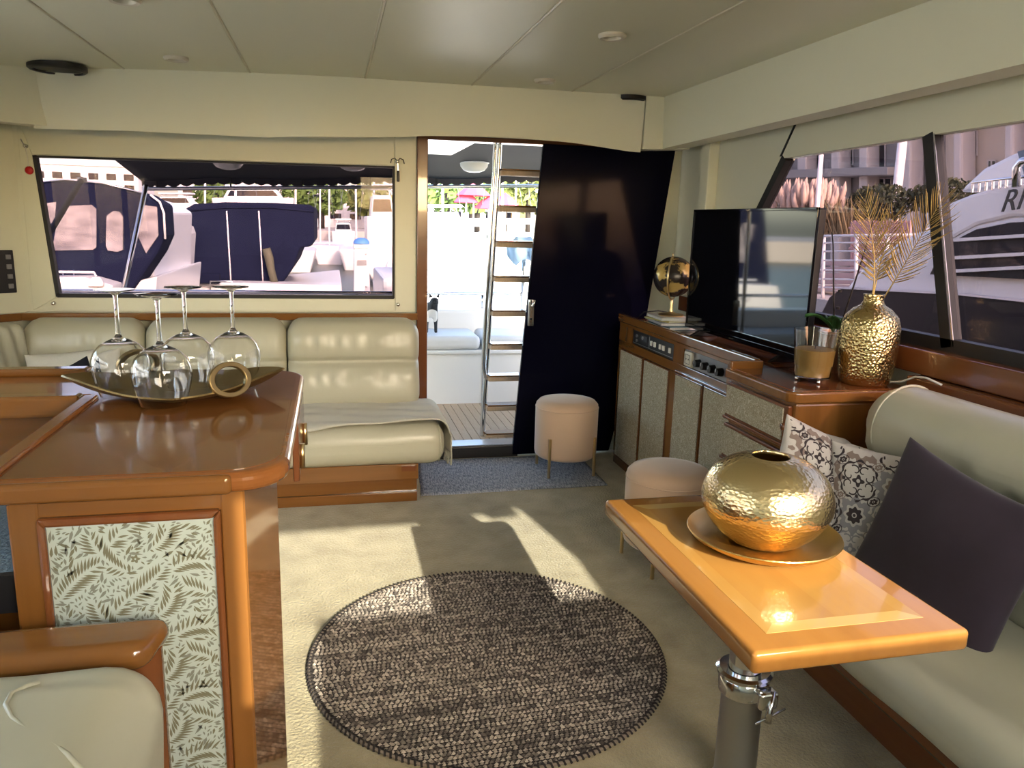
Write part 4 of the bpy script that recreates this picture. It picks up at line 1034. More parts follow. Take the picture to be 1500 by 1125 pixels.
# ================================================================== RUG AND MAT
rc, rr = Vector((.512, 2.425, 0)), .622
rg = thing('round_rug', 'round woven rug in mottled brown and cream yarn', 'rug', (rc.x, rc.y, 0))
MB().lathe([(0, .001), (rr-.006, .001), (rr-.006, .007), (0, .007)], 96).build('backing', 'rug_dark', rg, local=True)
R = random.Random(5); mb = MB(); cols = []
pitch, sl_ = .0098, .0165; rot = math.radians(2.5); nrow = int(2*rr/pitch)
for i in range(nrow):
    y = -rr+(i+.5)*pitch; half = math.sqrt(max(0, (rr-.012)**2-y*y)); x = -half+R.uniform(0, .008)
    while x < half-.008:
        L_ = sl_*R.uniform(.8, 1.2)
        v = .52+.42*noise.noise(Vector((x*1.1, i*.85, 1)))+.22*noise.noise(Vector((x*.5, i*.23, 7)))+R.gauss(0, .30)
        v = max(0, min(1, v)); d_, l_ = (.075, .062, .054), (.50, .425, .345)
        col = tuple(d_[k]+(l_[k]-d_[k])*v**1.35 for k in range(3))
        k = len(mb.v); s = (1 if i % 2 else -1)*.0022; h = .006+R.uniform(0, .0035)
        for px_, py_, pz_ in ((0, -.1, .006), (L_*.5, -pitch*.54+s, .0065), (L_, .1*0, .006), (L_*.5, pitch*.54+s, .0065), (L_*.5, s, .007+h)):
            X_, Y_ = x+px_, y+(py_ if abs(py_) < .05 else 0)
            mb.v.append((X_*math.cos(rot)-Y_*math.sin(rot), X_*math.sin(rot)+Y_*math.cos(rot), pz_))
        mb.f += [(k, k+1, k+4), (k+1, k+2, k+4), (k+2, k+3, k+4), (k+3, k, k+4)]; cols += [col]*4
        x += L_*.94
o = mb.build('woven_stitches', 'rug_yarn', rg, local=True); tag(o, kind='stuff')
ca = o.data.attributes.new('dye', 'FLOAT_COLOR', 'FACE')
ca.data.foreach_set('color', [c for col in cols for c in (*col, 1)])
mb = MB()
for i in range(200):
    a = 2*PI*i/200; d = .010
    P_ = [(rr+q, a+da, z_) for q, da, z_ in ((-.014, -.008, .008), (-.004, 0, .014), (.004, .008, .003))]
    mb.tube([(r_*math.cos(t_), r_*math.sin(t_), z_) for r_, t_, z_ in P_], .0038, 5)
tag(mb.build('edge_stitches', 'rug_dark', rg, local=True), kind='stuff')
MB().tube([((rr-.004)*math.cos(2*PI*i/120), (rr-.004)*math.sin(2*PI*i/120), .006) for i in range(120)], .0055, 6, closed=True).build('border_cord', mat('rug_cord', (.26, .21, .16), .95), rg, smooth=True, local=True)
m1, m2, m3, m4 = PZ(617, 727), PZ(890, 711), PZ(878, 668), PZ(640, 676)
mtt = MB().sheet(lambda u, v: (lambda p: (p.x+.006*noise.noise(Vector((u*4, v*6, 2))), p.y+.012*noise.noise(Vector((u*7, 3, v))), .005+.003*noise.noise(Vector((u*9, v*5, 0)))))(m1.lerp(m2, u).lerp(Vector((.50, 4.665, 0)).lerp(Vector((1.56, 4.665, 0)), u), v)), 40, 16, th=.006).build('door_mat', 'mat_weave', smooth=True)
tag(mtt, 'blue-grey woven mat on the carpet in front of the doorway', 'mat')
# ================================================================== OUTDOORS: own cockpit
dk = thing('cockpit_deck', 'pale teak planked cockpit deck outside the doorway', 'deck', (.4, 5.5, 0)); dk['kind'] = 'structure'; del dk['category']
box('deck_base', 'caulk', (-2.3, 2.4, 4.82, 6.75, -.10, .018), dk)
pk = MB().box(-.028, .028, 4.83, 6.24, .0, .028).build('plank', 'teak_deck', dk)
for i in range(1, 76):
    c = pk.copy(); C.objects.link(c); c.location.x = pk.location.x-2.2+i*.0605
pk.location.x -= 2.2
ts = thing('transom_bench', 'white moulded transom bench with padded seat cushions', 'bench', (.4, 6.4, .02))
box('bench_front', 'gelcoat', (-2.2, 2.3, 6.08, 6.12, .02, .44), ts)
box('bench_top', 'gelcoat', (-2.2, 2.3, 6.06, 6.62, .44, .475), ts, bevel=.01)
MB().rbox(-1.4, 1.16, 6.06, 6.56, .476, .59, .04, 16).build('seat_pad', 'bench_vinyl', ts, smooth=True)
MB().rbox(1.19, 2.2, 6.06, 6.56, .476, .59, .04, 12).build('seat_pad', 'bench_vinyl', ts, smooth=True)
box('locker_line', 'gelcoat_grey', (1.18, 1.186, 6.074, 6.079, .04, .43), ts)
gu = thing('stern_gunwale', 'white gunwale moulding behind the transom bench', 'gunwale', (0, 6.7, .3))
box('coaming', 'gelcoat', (-2.4, 2.5, 6.64, 6.86, -.3, .74), gu, bevel=.03)
for x in (-1.75, -.9, .2, 1.3): MB().tube([(x, 6.75, .74), (x, 6.75, .86)], .014, 8).build('stanchion', 'steel', gu, smooth=True)
MB().tube([(-2.3, 6.75, .87), (2.4, 6.75, .87)], .016, 8).build('rail', 'steel', gu, smooth=True)
# own dog on the bench
dog = thing('dog', 'small black and white dog standing on the padded transom bench', 'dog', (.785, 6.30, .588))
def skin(name, verts, edges, m_, parent, lv=2):
    me = bpy.data.meshes.new(name); me.from_pydata([v[:3] for v in verts], edges, []); o = bpy.data.objects.new(name, me); C.objects.link(o)
    md = o.modifiers.new('skin', 'SKIN'); 
    for i, v in enumerate(verts): me.skin_vertices[0].data[i].radius = (v[3], v[3])
    me.skin_vertices[0].data[0].use_root = True
    s = o.modifiers.new('sub', 'SUBSURF'); s.levels = s.render_levels = lv
    me.materials.append(MT[m_]); o.parent = parent; W[o.name] = W[parent.name].copy()
    return o
# body looks towards the saloon (-Y) with its rump to -X side
V = [(-.06, .16, .18, .052), (-.03, .08, .175, .058), (0, 0, .185, .060), (.015, -.045, .235, .036), (.02, -.065, .275, .040), (.022, -.105, .262, .022),
     (.035, -.01, .13, .022), (.037, -.015, .07, .015), (.038, -.012, .012, .014), (.038, -.035, .006, .013),
     (-.035, -.01, .13, .022), (-.037, -.015, .07, .015), (-.038, -.012, .012, .014), (-.038, -.035, .006, .013),
     (-.02, .165, .12, .030), (-.015, .175, .075, .016), (-.015, .19, .05, .013), (-.015, .175, .008, .013),
     (-.10, .165, .12, .030), (-.105, .175, .075, .016), (-.105, .19, .05, .013), (-.105, .175, .008, .013), (-.07, .22, .20, .012), (-.075, .25, .235, .008)]
E_ = [(0, 1), (1, 2), (2, 3), (3, 4), (4, 5), (2, 6), (6, 7), (7, 8), (8, 9), (2, 10), (10, 11), (11, 12), (12, 13), (0, 14), (14, 15), (15, 16), (16, 17), (0, 18), (18, 19), (19, 20), (20, 21), (0, 22), (22, 23)]
m = mat('dog_coat', (.02, .02, .022), .7); n = m.node_tree.nodes; l = m.node_tree.links
tc = n.new('ShaderNodeTexCoord')
vd = n.new('ShaderNodeVectorMath'); vd.operation = 'DISTANCE'; vd.inputs[1].default_value = (0, -.06, .135); l.new(tc.outputs['Object'], vd.inputs[0])
rp = n.new('ShaderNodeValToRGB'); rp.color_ramp.interpolation = 'CONSTANT'; rp.color_ramp.elements[0].color = (.75, .72, .68, 1); rp.color_ramp.elements[1].position = .062; rp.color_ramp.elements[1].color = (.02, .02, .022, 1)
l.new(vd.outputs['Value'], rp.inputs[0]); l.new(rp.outputs[0], n['Principled BSDF'].inputs['Base Color'])
skin('body', V, E_, 'dog_coat', dog)
for s in (1, -1): MB().prism([Vector((.02+s*.012, -.055, .298)), Vector((.02+s*.042, -.05, .292)), Vector((.02+s*.040, -.05, .326))], (0, .012, 0)).build('ear', 'dog_black', dog, local=True)
MB().lathe([(.011*math.sin(PI*i/8), -.011*math.cos(PI*i/8)) for i in range(9)], 10, (.022, -.128, .268)).build('nose', 'dog_black', dog, smooth=True, local=True)
for s in (1, -1): MB().lathe([(.006*math.sin(PI*i/6), -.006*math.cos(PI*i/6)) for i in range(7)], 8, (.02+s*.02, -.100, .285)).build('eye', 'dog_black', dog, smooth=True, local=True)
# ladder up to the flybridge
ld = thing('boarding_ladder', 'stainless steel ladder with teak treads outside the doorway', 'ladder', (1.2, 5.05, .028))
lx = lambda z: 1.0+.034*z
ly = lambda z: 5.10-.02*z
for dx, nm in ((0, 'side_rail'), (.46, 'side_rail')):
    MB().tube([(lx(0)+dx, ly(.028), .028), (lx(2.3)+dx, ly(2.3), 2.3)], .019, 12).build(nm, 'steel', ld, smooth='auto')
MB().tube([(lx(.45)-.005, 5.06, .45), (lx(.5)-.035, 5.0, .53), (lx(.6)-.045, 4.985, .62), (lx(1.4)-.045, 4.975, 1.4), (lx(2.25)-.045, 4.97, 2.25)], .014, 10).build('grab_rail', 'steel', ld, smooth='auto')
for z_ in (.04, .245, .455, .675, .905, 1.135, 1.365, 1.595, 1.825, 2.05):
    t_ = MB().rbox(lx(z_)+.01, lx(z_)+.45, ly(z_)-.05, ly(z_)+.05, z_-.028, z_+.004, .008, 3).build('tread', 'teak_deck', ld, smooth='auto')
    box('tread_pad', 'teak_X', (lx(z_)+.02, lx(z_)+.44, ly(z_)-.045, ly(z_)+.045, z_+.0045, z_+.014), t_)
# overhang of the flybridge and the canvas awning over the cockpit
ov = thing('flybridge_overhang', 'white and grey flybridge overhang above the cockpit', 'overhang', (0, 5.6, 2.1))
box('soffit', 'grey_canvas', (-1.9, 2.4, 4.83, 6.2, 2.19, 2.26), ov)
MB().prism([Vector((-.4, 4.95, 1.985)), Vector((.90, 4.95, 1.985)), Vector((1.0, 4.95, 2.19)), Vector((-.4, 4.95, 2.19))], (0, 1.05, 0)).build('hatch_moulding', 'gelcoat', ov, bevel=.01)
box('handrail', 'gelcoat', (.62, .65, 6.1, 6.45, 2.10, 2.13), ov, bevel=.005)
for y in (6.35, 6.85, 7.25): MB().tube([(-1.8, y, 2.13-.13*(y-6.35)), (2.4, y, 2.15-.13*(y-6.35))], .016, 8).build('cross_tube', 'steel_dull', ov, smooth=True)
aw = thing('awning', 'dark canvas awning with a scalloped hem over the stern', 'awning', (0, 7, 2.0))
def awf(u, v):
    y = 4.86+v*2.65; xl_ = -1.62-.34*(1-v)*0
    x = -1.62+u*(2.6+1.62)
    z = 2.10-.082*(y-4.86)-.03*max(0, y-6.6)+.045*x*v-.012*math.cos(u*PI*6)*v
    return (x, y, z)
MB().sheet(awf, 48, 24, th=.006).build('canvas', 'dark_canvas', aw, smooth=True)
sca = [Vector(awf(i/160, 1))+Vector((0, .004, 0)) for i in range(161)]
mb = MB()
for i in range(160):
    d0, d1 = [.045+.022*abs(math.sin(q*PI/4)) for q in (i, i+1)]
    mb.prism([sca[i], sca[i+1], sca[i+1]-Vector((0, 0, d1)), sca[i]-Vector((0, 0, d0))], (0, .004, 0))
mb.build('valance_hem', 'dark_canvas', aw)
MB().tube([(-1.62, 7.52, 1.70), (2.6, 7.52, 1.885)], .017, 8).build('hem_tube', 'steel_dull', aw, smooth=True)
for i in range(7):
    x = -1.5+i*.62; MB().tube([(x, 7.52, 1.70+.0438*(x+1.62)), (x, 7.51, 1.87+.045*x)], .008, 6).build('strap', 'black', aw)
def lamp_dome(px_, label):
    p = PY(px_[0], px_[1], 6.6); t = thing('dome_light', label, 'lamp', (p.x, 6.6, 1.945+.03*p.x))
    MB().lathe([(.12, 0), (.115, -.03), (.09, -.06), (.05, -.075), (0, -.08)], 24).build('lens', 'lamp_lens', t, smooth=True, local=True)
    MB().lathe([(0, .02), (.128, .02), (.130, .0), (.118, -.004)], 24).build('rim', 'gelcoat', t, smooth='auto', local=True)
lamp_dome((694, 262), 'round dome light under the awning seen through the doorway')
lamp_dome((335, 255), 'round dome light under the awning seen through the aft window')
lamp_dome((517, 258), 'round dome light under the awning near the end of the aft window')
ap = thing('awning_post', 'slanting steel post holding up the corner of the awning', 'post', PY(181, 432, 6.75))
a_, b_ = PY(214, 272, 7.4), PY(178, 440, 6.75)
MB().tube([b_, a_], .02, 10).build('tube', 'steel', ap, smooth=True); MB().lathe([(0, 0), (.04, 0), (.04, .015), (.02, .03)], 14, tuple(b_)).build('foot', 'steel', ap, smooth='auto')
ap2 = thing('awning_post', 'dark canvas-wrapped brace slanting across the aft window', 'post', PY(72, 345, 6.2))
a2_, b2_ = PY(66, 352, 6.2), PY(120, 262, 6.9); d2_ = b2_-a2_; MB().tube([a2_-d2_*((a2_.z-.69)/d2_.z), b2_], .022, 10).build('tube', 'dark_canvas', ap2, smooth=True)
MB().lathe([(.036, 0), (.036, .03), (.03, .03), (.03, 0)], 12, tuple(PY(120, 262, 6.9)-Vector((0, 0, .02)))).build('clamp', 'steel_dull', ap2)
# unseen decks of this boat; quay and yacht added to port for the light
fd = thing('foredeck', 'white moulded foredeck ahead of the windscreen', 'deck', (0, -3, .9)); del fd['category']; fd['kind'] = 'structure'  # out of view, added so sunlit white bounces in through the windscreen
MB().prism([Vector((-1.95, -.97, 1.12)), Vector((2.15, -.97, 1.12)), Vector((1.6, -3.8, 1.02)), Vector((.1, -6.5, .95)), Vector((-1.4, -3.8, 1.02))], (0, 0, -.10)).build('moulding', 'gelcoat', fd, bevel=.03)
box('side_deck', 'gelcoat', (2.27, 2.75, -2.0, 6.6, .62, .70), fd, bevel=.01)
box('side_deck', 'gelcoat', (-2.75, -2.17, -2.0, 6.6, .62, .70), fd, bevel=.01)
py_ = thing('sky_block_yacht', 'unseen white yacht shape to port, added to block low sky', 'yacht', (-11, 0, -1))  # added out of view to cut low sky light from the left
MB().prism([Vector((-9.2, -16, -1.2)), Vector((-9.2, 7.5, -1.2)), Vector((-9.0, 8.2, 1.9)), Vector((-9.0, -18, 2.4))], (-3, 0, 0)).build('hull', 'gelcoat', py_, bevel=.05)
MB().prism([Vector((-9.6, -11, 1.9)), Vector((-9.6, 7, 1.9)), Vector((-9.9, 5.5, 4.3)), Vector((-9.9, -8.5, 4.3))], (-2.2, 0, 0)).build('superstructure', 'gelcoat', py_, bevel=.05)
MB().prism([Vector((-9.62, -9.5, 2.5)), Vector((-9.62, 5.5, 2.5)), Vector((-9.80, 4.6, 3.4)), Vector((-9.80, -8, 3.4))], (-.1, 0, 0)).build('window_band', 'dark_glass', py_)
MB().prism([Vector((-10, -7, 4.3)), Vector((-10, 5, 4.3)), Vector((-10.3, 4, 5.6)), Vector((-10.3, -4.5, 5.6))], (-1.6, 0, 0)).build('flybridge', 'gelcoat', py_, bevel=.05)
pq = MB().box(-8.6, -3.1, -30, 8.4, -1.2, .30).build('bounce_quay', 'pale_concrete'); struct(pq)  # unseen sunlit surface, added to bounce light up to the ceiling
# ================================================================== OUTDOORS: marina
wt = MB().box(-120, 120, 6.9, 160, -1.3, -1.0).build('water', 'water'); struct(wt)
def yprism(pix, Y, depth): return MB().prism([PY(x, y, Y) for x, y in pix], (0, depth, 0))
def ypart(name, m_, parent, pix, Y, depth, bevel=0): return yprism(pix, Y, depth).build(name, m_, parent, bevel=bevel)
# boat with a navy enclosure (left)
YA = 15.0
ba = thing('canopy_boat', 'white motorboat with a navy canvas enclosure and clear windows', 'boat', PY(150, 520, YA))
ypart('hull', 'gelcoat', ba, [(20, 400), (150, 398), (163, 420), (230, 405), (222, 520), (0, 520)], YA+.1, 5.0, .03)
ypart('cabin', 'gelcoat', ba, [(45, 280), (95, 274), (150, 280), (205, 295), (228, 310), (226, 420), (30, 420)], YA+.9, 4.0, .05)
ypart('enclosure', 'navy_canvas', ba, [(35, 268), (95, 262), (150, 268), (215, 285), (240, 300), (243, 345), (232, 370), (212, 400), (190, 432), (20, 432)], YA, .85, .05)
for q, nm in (([(62, 298), (82, 296), (80, 325), (68, 330)], 'vinyl_window'), ([(86, 312), (92, 302), (134, 300), (141, 306), (141, 362), (136, 366), (76, 367)], 'vinyl_window'),
              ([(156, 316), (166, 309), (175, 310), (180, 318), (180, 366), (172, 369), (158, 367), (155, 360)], 'vinyl_window'), ([(208, 300), (230, 303), (232, 345), (214, 371), (200, 342)], 'vinyl_window')):
    o = ypart(nm, 'clear_vinyl', ba, q, YA-.03, .05)
MB().tube([PY(x, y, YA-.03) for x, y in ((50, 268), (95, 263), (150, 268), (210, 283))], .014, 8).build('canopy_tube', 'steel', ba, smooth=True)
MB().tube([PY(x, y, YA-.05) for x, y in ((220, 285), (234, 296), (240, 312), (242, 350))], .02, 8).build('arch_tube', 'gelcoat', ba, smooth=True)
MB().tube([PY(x, y, YA-.25) for x, y in ((60, 398), (138, 399), (141, 405))], .022, 8).build('bathing_rail', 'gelcoat', ba, smooth=True)
for x in (92, 108): MB().tube([PY(x, 395, YA-.25), PY(x+2, 440, YA-.25)], .010, 6).build('rail_post', 'steel', ba, smooth=True)
ypart('bathing_platform', 'gelcoat', ba, [(20, 408), (122, 406), (165, 418), (168, 445), (10, 450)], YA-.6, .7, .02)
ypart('cleat_pod', 'gelcoat', ba, [(128, 412), (135, 406), (146, 406), (152, 416), (150, 420), (128, 420)], YA-.68, .1, .02)
p = PY(84, 436, YA-.605); q_ = PY(104, 436, YA-.605)
text_mesh('boat_name', 'GHA', .20, 'navy_canvas', ba, Matrix(((1, 0, 0, p.x), (0, 0, -1, YA-.602), (0, 1, 0, p.z-.02), (0, 0, 0, 1))), .002)
# boat under a big navy tarpaulin (centre)
YB = 24.0
bb = thing('tarpaulin_boat', 'moored boat under a large navy blue tarpaulin', 'boat', PY(360, 540, YB))
def tarp(u, v):
    L = [(0, 258, 425), (.15, 268, 302), (.2, 278, 297)]
    x = 262+u*198
    yt = 303-9*math.sin(u*PI)*.9 if .04 < u < .98 else 308
    yb = 425 if u < .80 else (425 if u < .8 else 360)
    d = PY(x-6*(v), yt+(yb-yt)*v, YB)
    return d
MB().prism([PY(*q, YB) for q in ((256, 426), (264, 330), (272, 305), (284, 299), (330, 296), (400, 297), (455, 300), (460, 304), (460, 356), (455, 361), (440, 363), (430, 390), (410, 420), (400, 428))], (0, 6, 0)).build('tarpaulin', 'navy_canvas', bb, bevel=.05)
MB().tube([PY(x, y, YB-.01) for x, y in ((270, 309), (330, 304), (400, 304), (459, 310))], .03, 6).build('tarpaulin_ridge', 'navy_canvas', bb, smooth=True)
for x in ((332, 339), (379, 386)): MB().tube([PY(x[0], 309, YB-.03), PY(x[1], 426, YB-.03)], .022, 6).build('tie_line', 'pole_white', bb, smooth=True)
ypart('hull', 'gelcoat', bb, [(215, 425), (255, 372), (262, 415), (400, 424), (500, 414), (502, 440), (400, 470), (230, 470)], YB+.05, 6, .02)
ypart('transom', 'gelcoat', bb, [(255, 416), (330, 414), (500, 418), (505, 460), (250, 460)], YB-1.0, .9, .03)
MB().tube([PY(x, y, YB-.3) for x, y in ((390, 364), (394, 378), (397, 395), (403, 418))], [.12, .13, .11, .11], 10).build('fender', 'fender_olive', bb, smooth=True)
MB().rbox(*[f(a, b) for a, b, f in ((PY(276, 405, YB-.7).x, PY(326, 405, YB-.7).x, min), (PY(276, 405, YB-.7).x, PY(326, 405, YB-.7).x, max))], YB-1.35, YB-1.05, PY(300, 413, YB-.7).z, PY(300, 398, YB-.7).z, .05, 4).build('seat_roll', 'navy_canvas', bb, smooth=True)
MB().tube([PY(x, y, YB-1.4) for x, y in ((308, 432), (308, 412), (340, 412), (340, 432))], .025, 6).build('pushpit', 'steel', bb, smooth=True)
# sprayhood side of the sailing boat between them
bh = thing('sprayhood_boat', 'white hull with a dark sprayhood beyond the navy canvas boat', 'boat', PY(270, 470, 20.5))
ypart('hull', 'gelcoat', bh, [(180, 425), (235, 345), (252, 332), (257, 345), (250, 470), (180, 470)], 20.4, 3, .03)
ypart('sprayhood', 'dark_canvas', bh, [(243, 300), (262, 318), (268, 345), (246, 360)], 20.1, .2, .01)
ypart('hood_window', 'clear_vinyl', bh, [(246, 306), (258, 320), (250, 340), (246, 345)], 20.05, .04)
# white dock pedestal with a blue cap, pontoon, fenders
YP = 17.0
pd_ = thing('dock_pedestal', 'white dock service pedestal with a blue domed cap', 'pedestal', PY(529, 431, YP))
ypart('column', 'gelcoat', pd_, [(519, 362), (540, 362), (543, 452), (518, 452)], YP, .30, .02)
ypart('collar', 'gelcoat', pd_, [(517, 358), (542, 358), (541, 364), (518, 364)], YP-.03, .36, .015)
c_ = PY(529.5, 357, YP+.12); rr_ = (PY(542, 357, YP).x-PY(517, 357, YP).x)/2
MB().lathe([(rr_, 0), (rr_*.95, .05), (rr_*.7, .10), (rr_*.35, .125), (0, .13)], 20, tuple(c_)).build('cap', 'cap_blue', pd_, smooth=True)
ypart('socket_plate', 'steel_dull', pd_, [(523, 381), (537, 381), (537, 389), (523, 389)], YP-.015, .02)
for y_ in (372, 420): MB().lathe([(0, 0), (.018, 0), (.018, .02), (0, .02)], 10).xf(Matrix.Translation(PY(536, y_, YP-.01)) @ Matrix.Rotation(PI/2, 4, 'X')).build('bolt', 'steel_dull', pd_)
pn = thing('pontoon', 'pale concrete pontoon running out between the moored boats', 'pontoon', (1.3, 20, -1)); 
MB().prism([Vector((.55, 12.5, -1.0)), Vector((3.2, 12.5, -1.0)), Vector((3.4, 33, -1.0)), Vector((1.9, 33, -1.0))], (0, 0, .62)).build('deck', 'dock', pn, bevel=.03)
fe = 'white fenders hanging by the pedestal'
for k_, (x, y0_, y1_) in enumerate(((553, 405, 436), (563, 404, 436), (571, 380, 436))):
    a_, b_ = PY(x, y0_, 15.5), PY(x+2, y1_, 15.5)
    t = thing('fender', ('white fender with a drooping line beside the dock pedestal'), 'fender', b_, fe)
    MB().tube([a_, a_.lerp(b_, .2), a_.lerp(b_, .85), b_], [.03, .10, .10, .03], 12).build('bumper', 'gelcoat', t, smooth=True)
    MB().tube([a_, a_+Vector((.05, 0, .25))], .008, 6).build('line', 'pole_white', t)
# further boats: white cruisers, dinghy and sailing boats
def cruiser(label, xc, yw, Y, wpx, hpx, m_='gelcoat', hang='dark_glass', group='white boats moored further down the marina'):
    t = thing('moored_cruiser', label, 'boat', PY(xc, yw, Y), group)
    f = lambda a, b: (xc+a*wpx, yw-b*hpx)
    hp = [PY(*q, Y) for q in (f(-.5, .42), f(-.46, 0), f(-.2, -.12), f(.2, -.12), f(.46, 0), f(.5, .42))]
    for q in hp[2:4]: q.z = -1.12
    for q in (hp[1], hp[4]): q.z = min(q.z, -.5)
    t.location.z = -1.1; W[t.name] = Matrix.Translation(t.location)
    MB().prism(hp, (0, 2.5, 0)).build('hull', m_, t, bevel=.05)
    ypart('cabin', m_, t, [f(-.36, .42), f(-.30, .80), f(.28, .80), f(.36, .42)], Y+.2, 1.8, .05)
    ypart('windscreen', hang, t, [f(-.31, .50), f(-.27, .73), f(.25, .73), f(.31, .50)], Y+.17, .05)
    ypart('hardtop', m_, t, [f(-.34, .92), f(-.34, 1), f(.34, 1), f(.34, .92)], Y+.3, 1.6, .03)
    for s in (-.26, .26): MB().tube([PY(*f(s, .78), Y+.4), PY(*f(s, .93), Y+.4)], .03, 6).build('pillar', 'steel', t, smooth=True)
    return t
cruiser('white cabin cruiser beyond the tarpaulin boat', 370, 304, 48, 120, 34)
cruiser('small white cruiser stern beside the blue-capped pedestal', 503, 352, 51, 34, 32)
cruiser('white cruiser with a dark windscreen behind the pedestal', 560, 350, 30, 46, 80)
cruiser('white cruiser standing beyond the stern rail in the doorway', 660, 470, 10.5, 200, 150, hang='gelcoat')
cruiser('white motorboat behind the ladder in the doorway', 765, 430, 13, 130, 110, hang='gelcoat_grey')
cruiser('low white cruiser beyond the awning hem', 640, 352, 47, 110, 52, hang='gelcoat_grey')
cruiser('white cruiser stern far behind the navy enclosure', 255, 312, 44, 70, 30)
bt2 = thing('rail_bundle', 'pale blue tarpaulin bundle strapped to a post on the stern gunwale', 'bundle', PY(765, 372, 6.75))
def bun(p): return p+noise.noise_vector(p*9)*.075
c_ = PY(768, 362, 6.75)
MB().tube([(c_.x, 6.75, .73), (c_.x, 6.75, c_.z)], .02, 8).build('post', 'steel', bt2, smooth=True)
MB().rbox(c_.x-.13, c_.x+.2, 6.66, 6.85, c_.z-.14, c_.z+.10, .08, 16, bun).build('cover', mat('tarp_blue', (.35, .52, .72), .6), bt2, smooth=True)
MB().tube([c_+Vector((.21*math.cos(a), .125*math.sin(a), .02)) for a in [2*PI*i/20 for i in range(20)]], .008, 6, closed=True).build('strap', 'steel', bt2)
# masts
R = random.Random(11)
for k_, (x, yt, yb, Y) in enumerate(((469, 170, 330, 50), (482, 150, 340, 44.5), (520, 160, 330, 40), (548, 150, 335, 46), (433, 120, 305, 38), (300, 140, 300, 40), (572, 140, 330, 35), (345, 120, 300, 34), (648, 120, 310, 38), (735, 120, 300, 34), (757, 120, 310, 42))):
    a_, b_ = PY(x, yt, Y), PY(x+R.uniform(-2, 2), yb, Y)
    t = thing('sailing_boat', 'white sailing boat with a tall bare mast in the marina', 'sailing boat', (b_.x, Y, -1.1), 'sailing boats in the marina')
    MB().tube([(b_.x, Y, -.4), b_, a_], .05, 8).build('mast', 'pole_white', t, smooth=True)
    MB().prism([Vector((b_.x-.9, Y-1.5, .0)), Vector((b_.x-.6, Y-1.5, -1.1)), Vector((b_.x+.6, Y-1.5, -1.1)), Vector((b_.x+.9, Y-1.5, .0))], (0, 4, 0)).build('hull', 'gelcoat', t, bevel=.1)
    MB().tube([b_.lerp(a_, .55)+Vector((-.6, 0, 0)), b_.lerp(a_, .55)+Vector((.6, 0, 0))], .025, 6).build('spreader', 'pole_white', t)
    for s in (-1, 1): MB().tube([a_, b_+Vector((s*.9, 0, 0))], .008, 4).build('shroud', 'steel_dull', t)
# far quay, trees, houses and parasols
qy = MB().box(-80, 80, 55, 95, -1.05, .6).build('far_quay', 'quay'); struct(qy)
def blob_tree(label, px_, Y, rx, rz_, m_, grp='trees on the far quay'):
    p = PY(px_[0], px_[1], Y); t = thing('quay_tree', label, 'tree', (p.x, Y, .55), grp)
    mb = MB(); R2 = random.Random(int(px_[0]*7))
    for i in range(420):
        d = Vector((R2.gauss(0, 1), R2.gauss(0, 1), R2.gauss(0, 1))).normalized()*R2.uniform(.45, 1)**.5
        c = Vector((p.x+d.x*rx, Y+d.y*rx, p.z+d.z*rz_)); s = rx*.17*R2.uniform(.6, 1.3); n_ = Vector((R2.gauss(0, 1), R2.gauss(0, 1), R2.gauss(0, 1))).normalized(); u_ = n_.orthogonal().normalized(); v_ = n_.cross(u_)
        mb.add([c+u_*s, c+v_*s*.6, c-u_*s, c-v_*s*.6+n_*s*.3], [(0, 1, 2, 3)])
    tag(mb.build('foliage', m_, t), kind='stuff')
    MB().tube([(p.x, Y, .5), (p.x, Y, p.z)], .25, 8).build('trunk', 'twig', t, smooth=True)
for x, y, rx, rz_, m_ in ((655, 268, 3.2, 2.6, 'tree_green'), (700, 262, 3.0, 3, 'tree_green'), (775, 268, 3.4, 3, 'palm_green'), (540, 292, 2.6, 1.6, 'palm_green'), (405, 285, 2.4, 1.6, 'tree_green'), (470, 288, 2.6, 1.4, 'tree_green'), (740, 272, 2.6, 2.4, 'palm_green'), (320, 282, 2.4, 1.5, 'tree_green')):
    blob_tree('deep green tree on the far quay behind the masts' if m_ == 'tree_green' else 'yellowish green tree on the far quay behind the masts', (x, y), 64 if m_ == 'tree_green' else 69, rx*.8, rz_*.9, m_)
for x, y, w_ in ((694, 286, 26), (716, 305, 22), (740, 300, 20), (683, 296, 18)):
    a_ = PY(x, y, 58); r_ = w_/1123*58
    t = thing('parasol', 'red parasol on the quay across the marina', 'parasol', (a_.x, 58, .6), 'red parasols on the quay')
    MB().lathe([(0, .9), (r_*.5, .55), (r_, 0), (r_*.98, -.05), (r_*.5, .5), (0, .82)], 8, (0, 0, a_.z-.6)).build('canopy', 'umbrella_red', t, local=True)
    MB().tube([(0, 0, 0), (0, 0, a_.z+.2)], .06, 6).build('pole', 'pole_white', t, local=True)
def house(label, x0, x1, yt, Y, rows, cols, m_='building_white'):
    a_, b_ = PY(x0, yt, Y), PY(x1, yt, Y)
    t = thing('quay_building', label, 'building', ((a_.x+b_.x)/2, Y, .6))
    box('walls', m_, (a_.x, b_.x, Y, Y+6, .5, a_.z), t)
    box('cornice', m_, (a_.x-.2, b_.x+.2, Y-.2, Y+6, a_.z, a_.z+.3), t)
    for i in range(cols):
        for j in range(rows):
            xc = a_.x+(i+.5)*(b_.x-a_.x)/cols; zc = 1.2+(j+.5)*(a_.z-1.6)/rows; ww = (b_.x-a_.x)/cols*.28; hh = (a_.z-1.6)/rows*.30
            wd_ = box('window', 'building_white', (xc-ww-.08, xc+ww+.08, Y-.06, Y+.02, zc-hh-.08, zc+hh+.08), t); box('pane', 'dark_glass', (xc-ww, xc+ww, Y-.09, Y-.05, zc-hh, zc+hh), wd_)
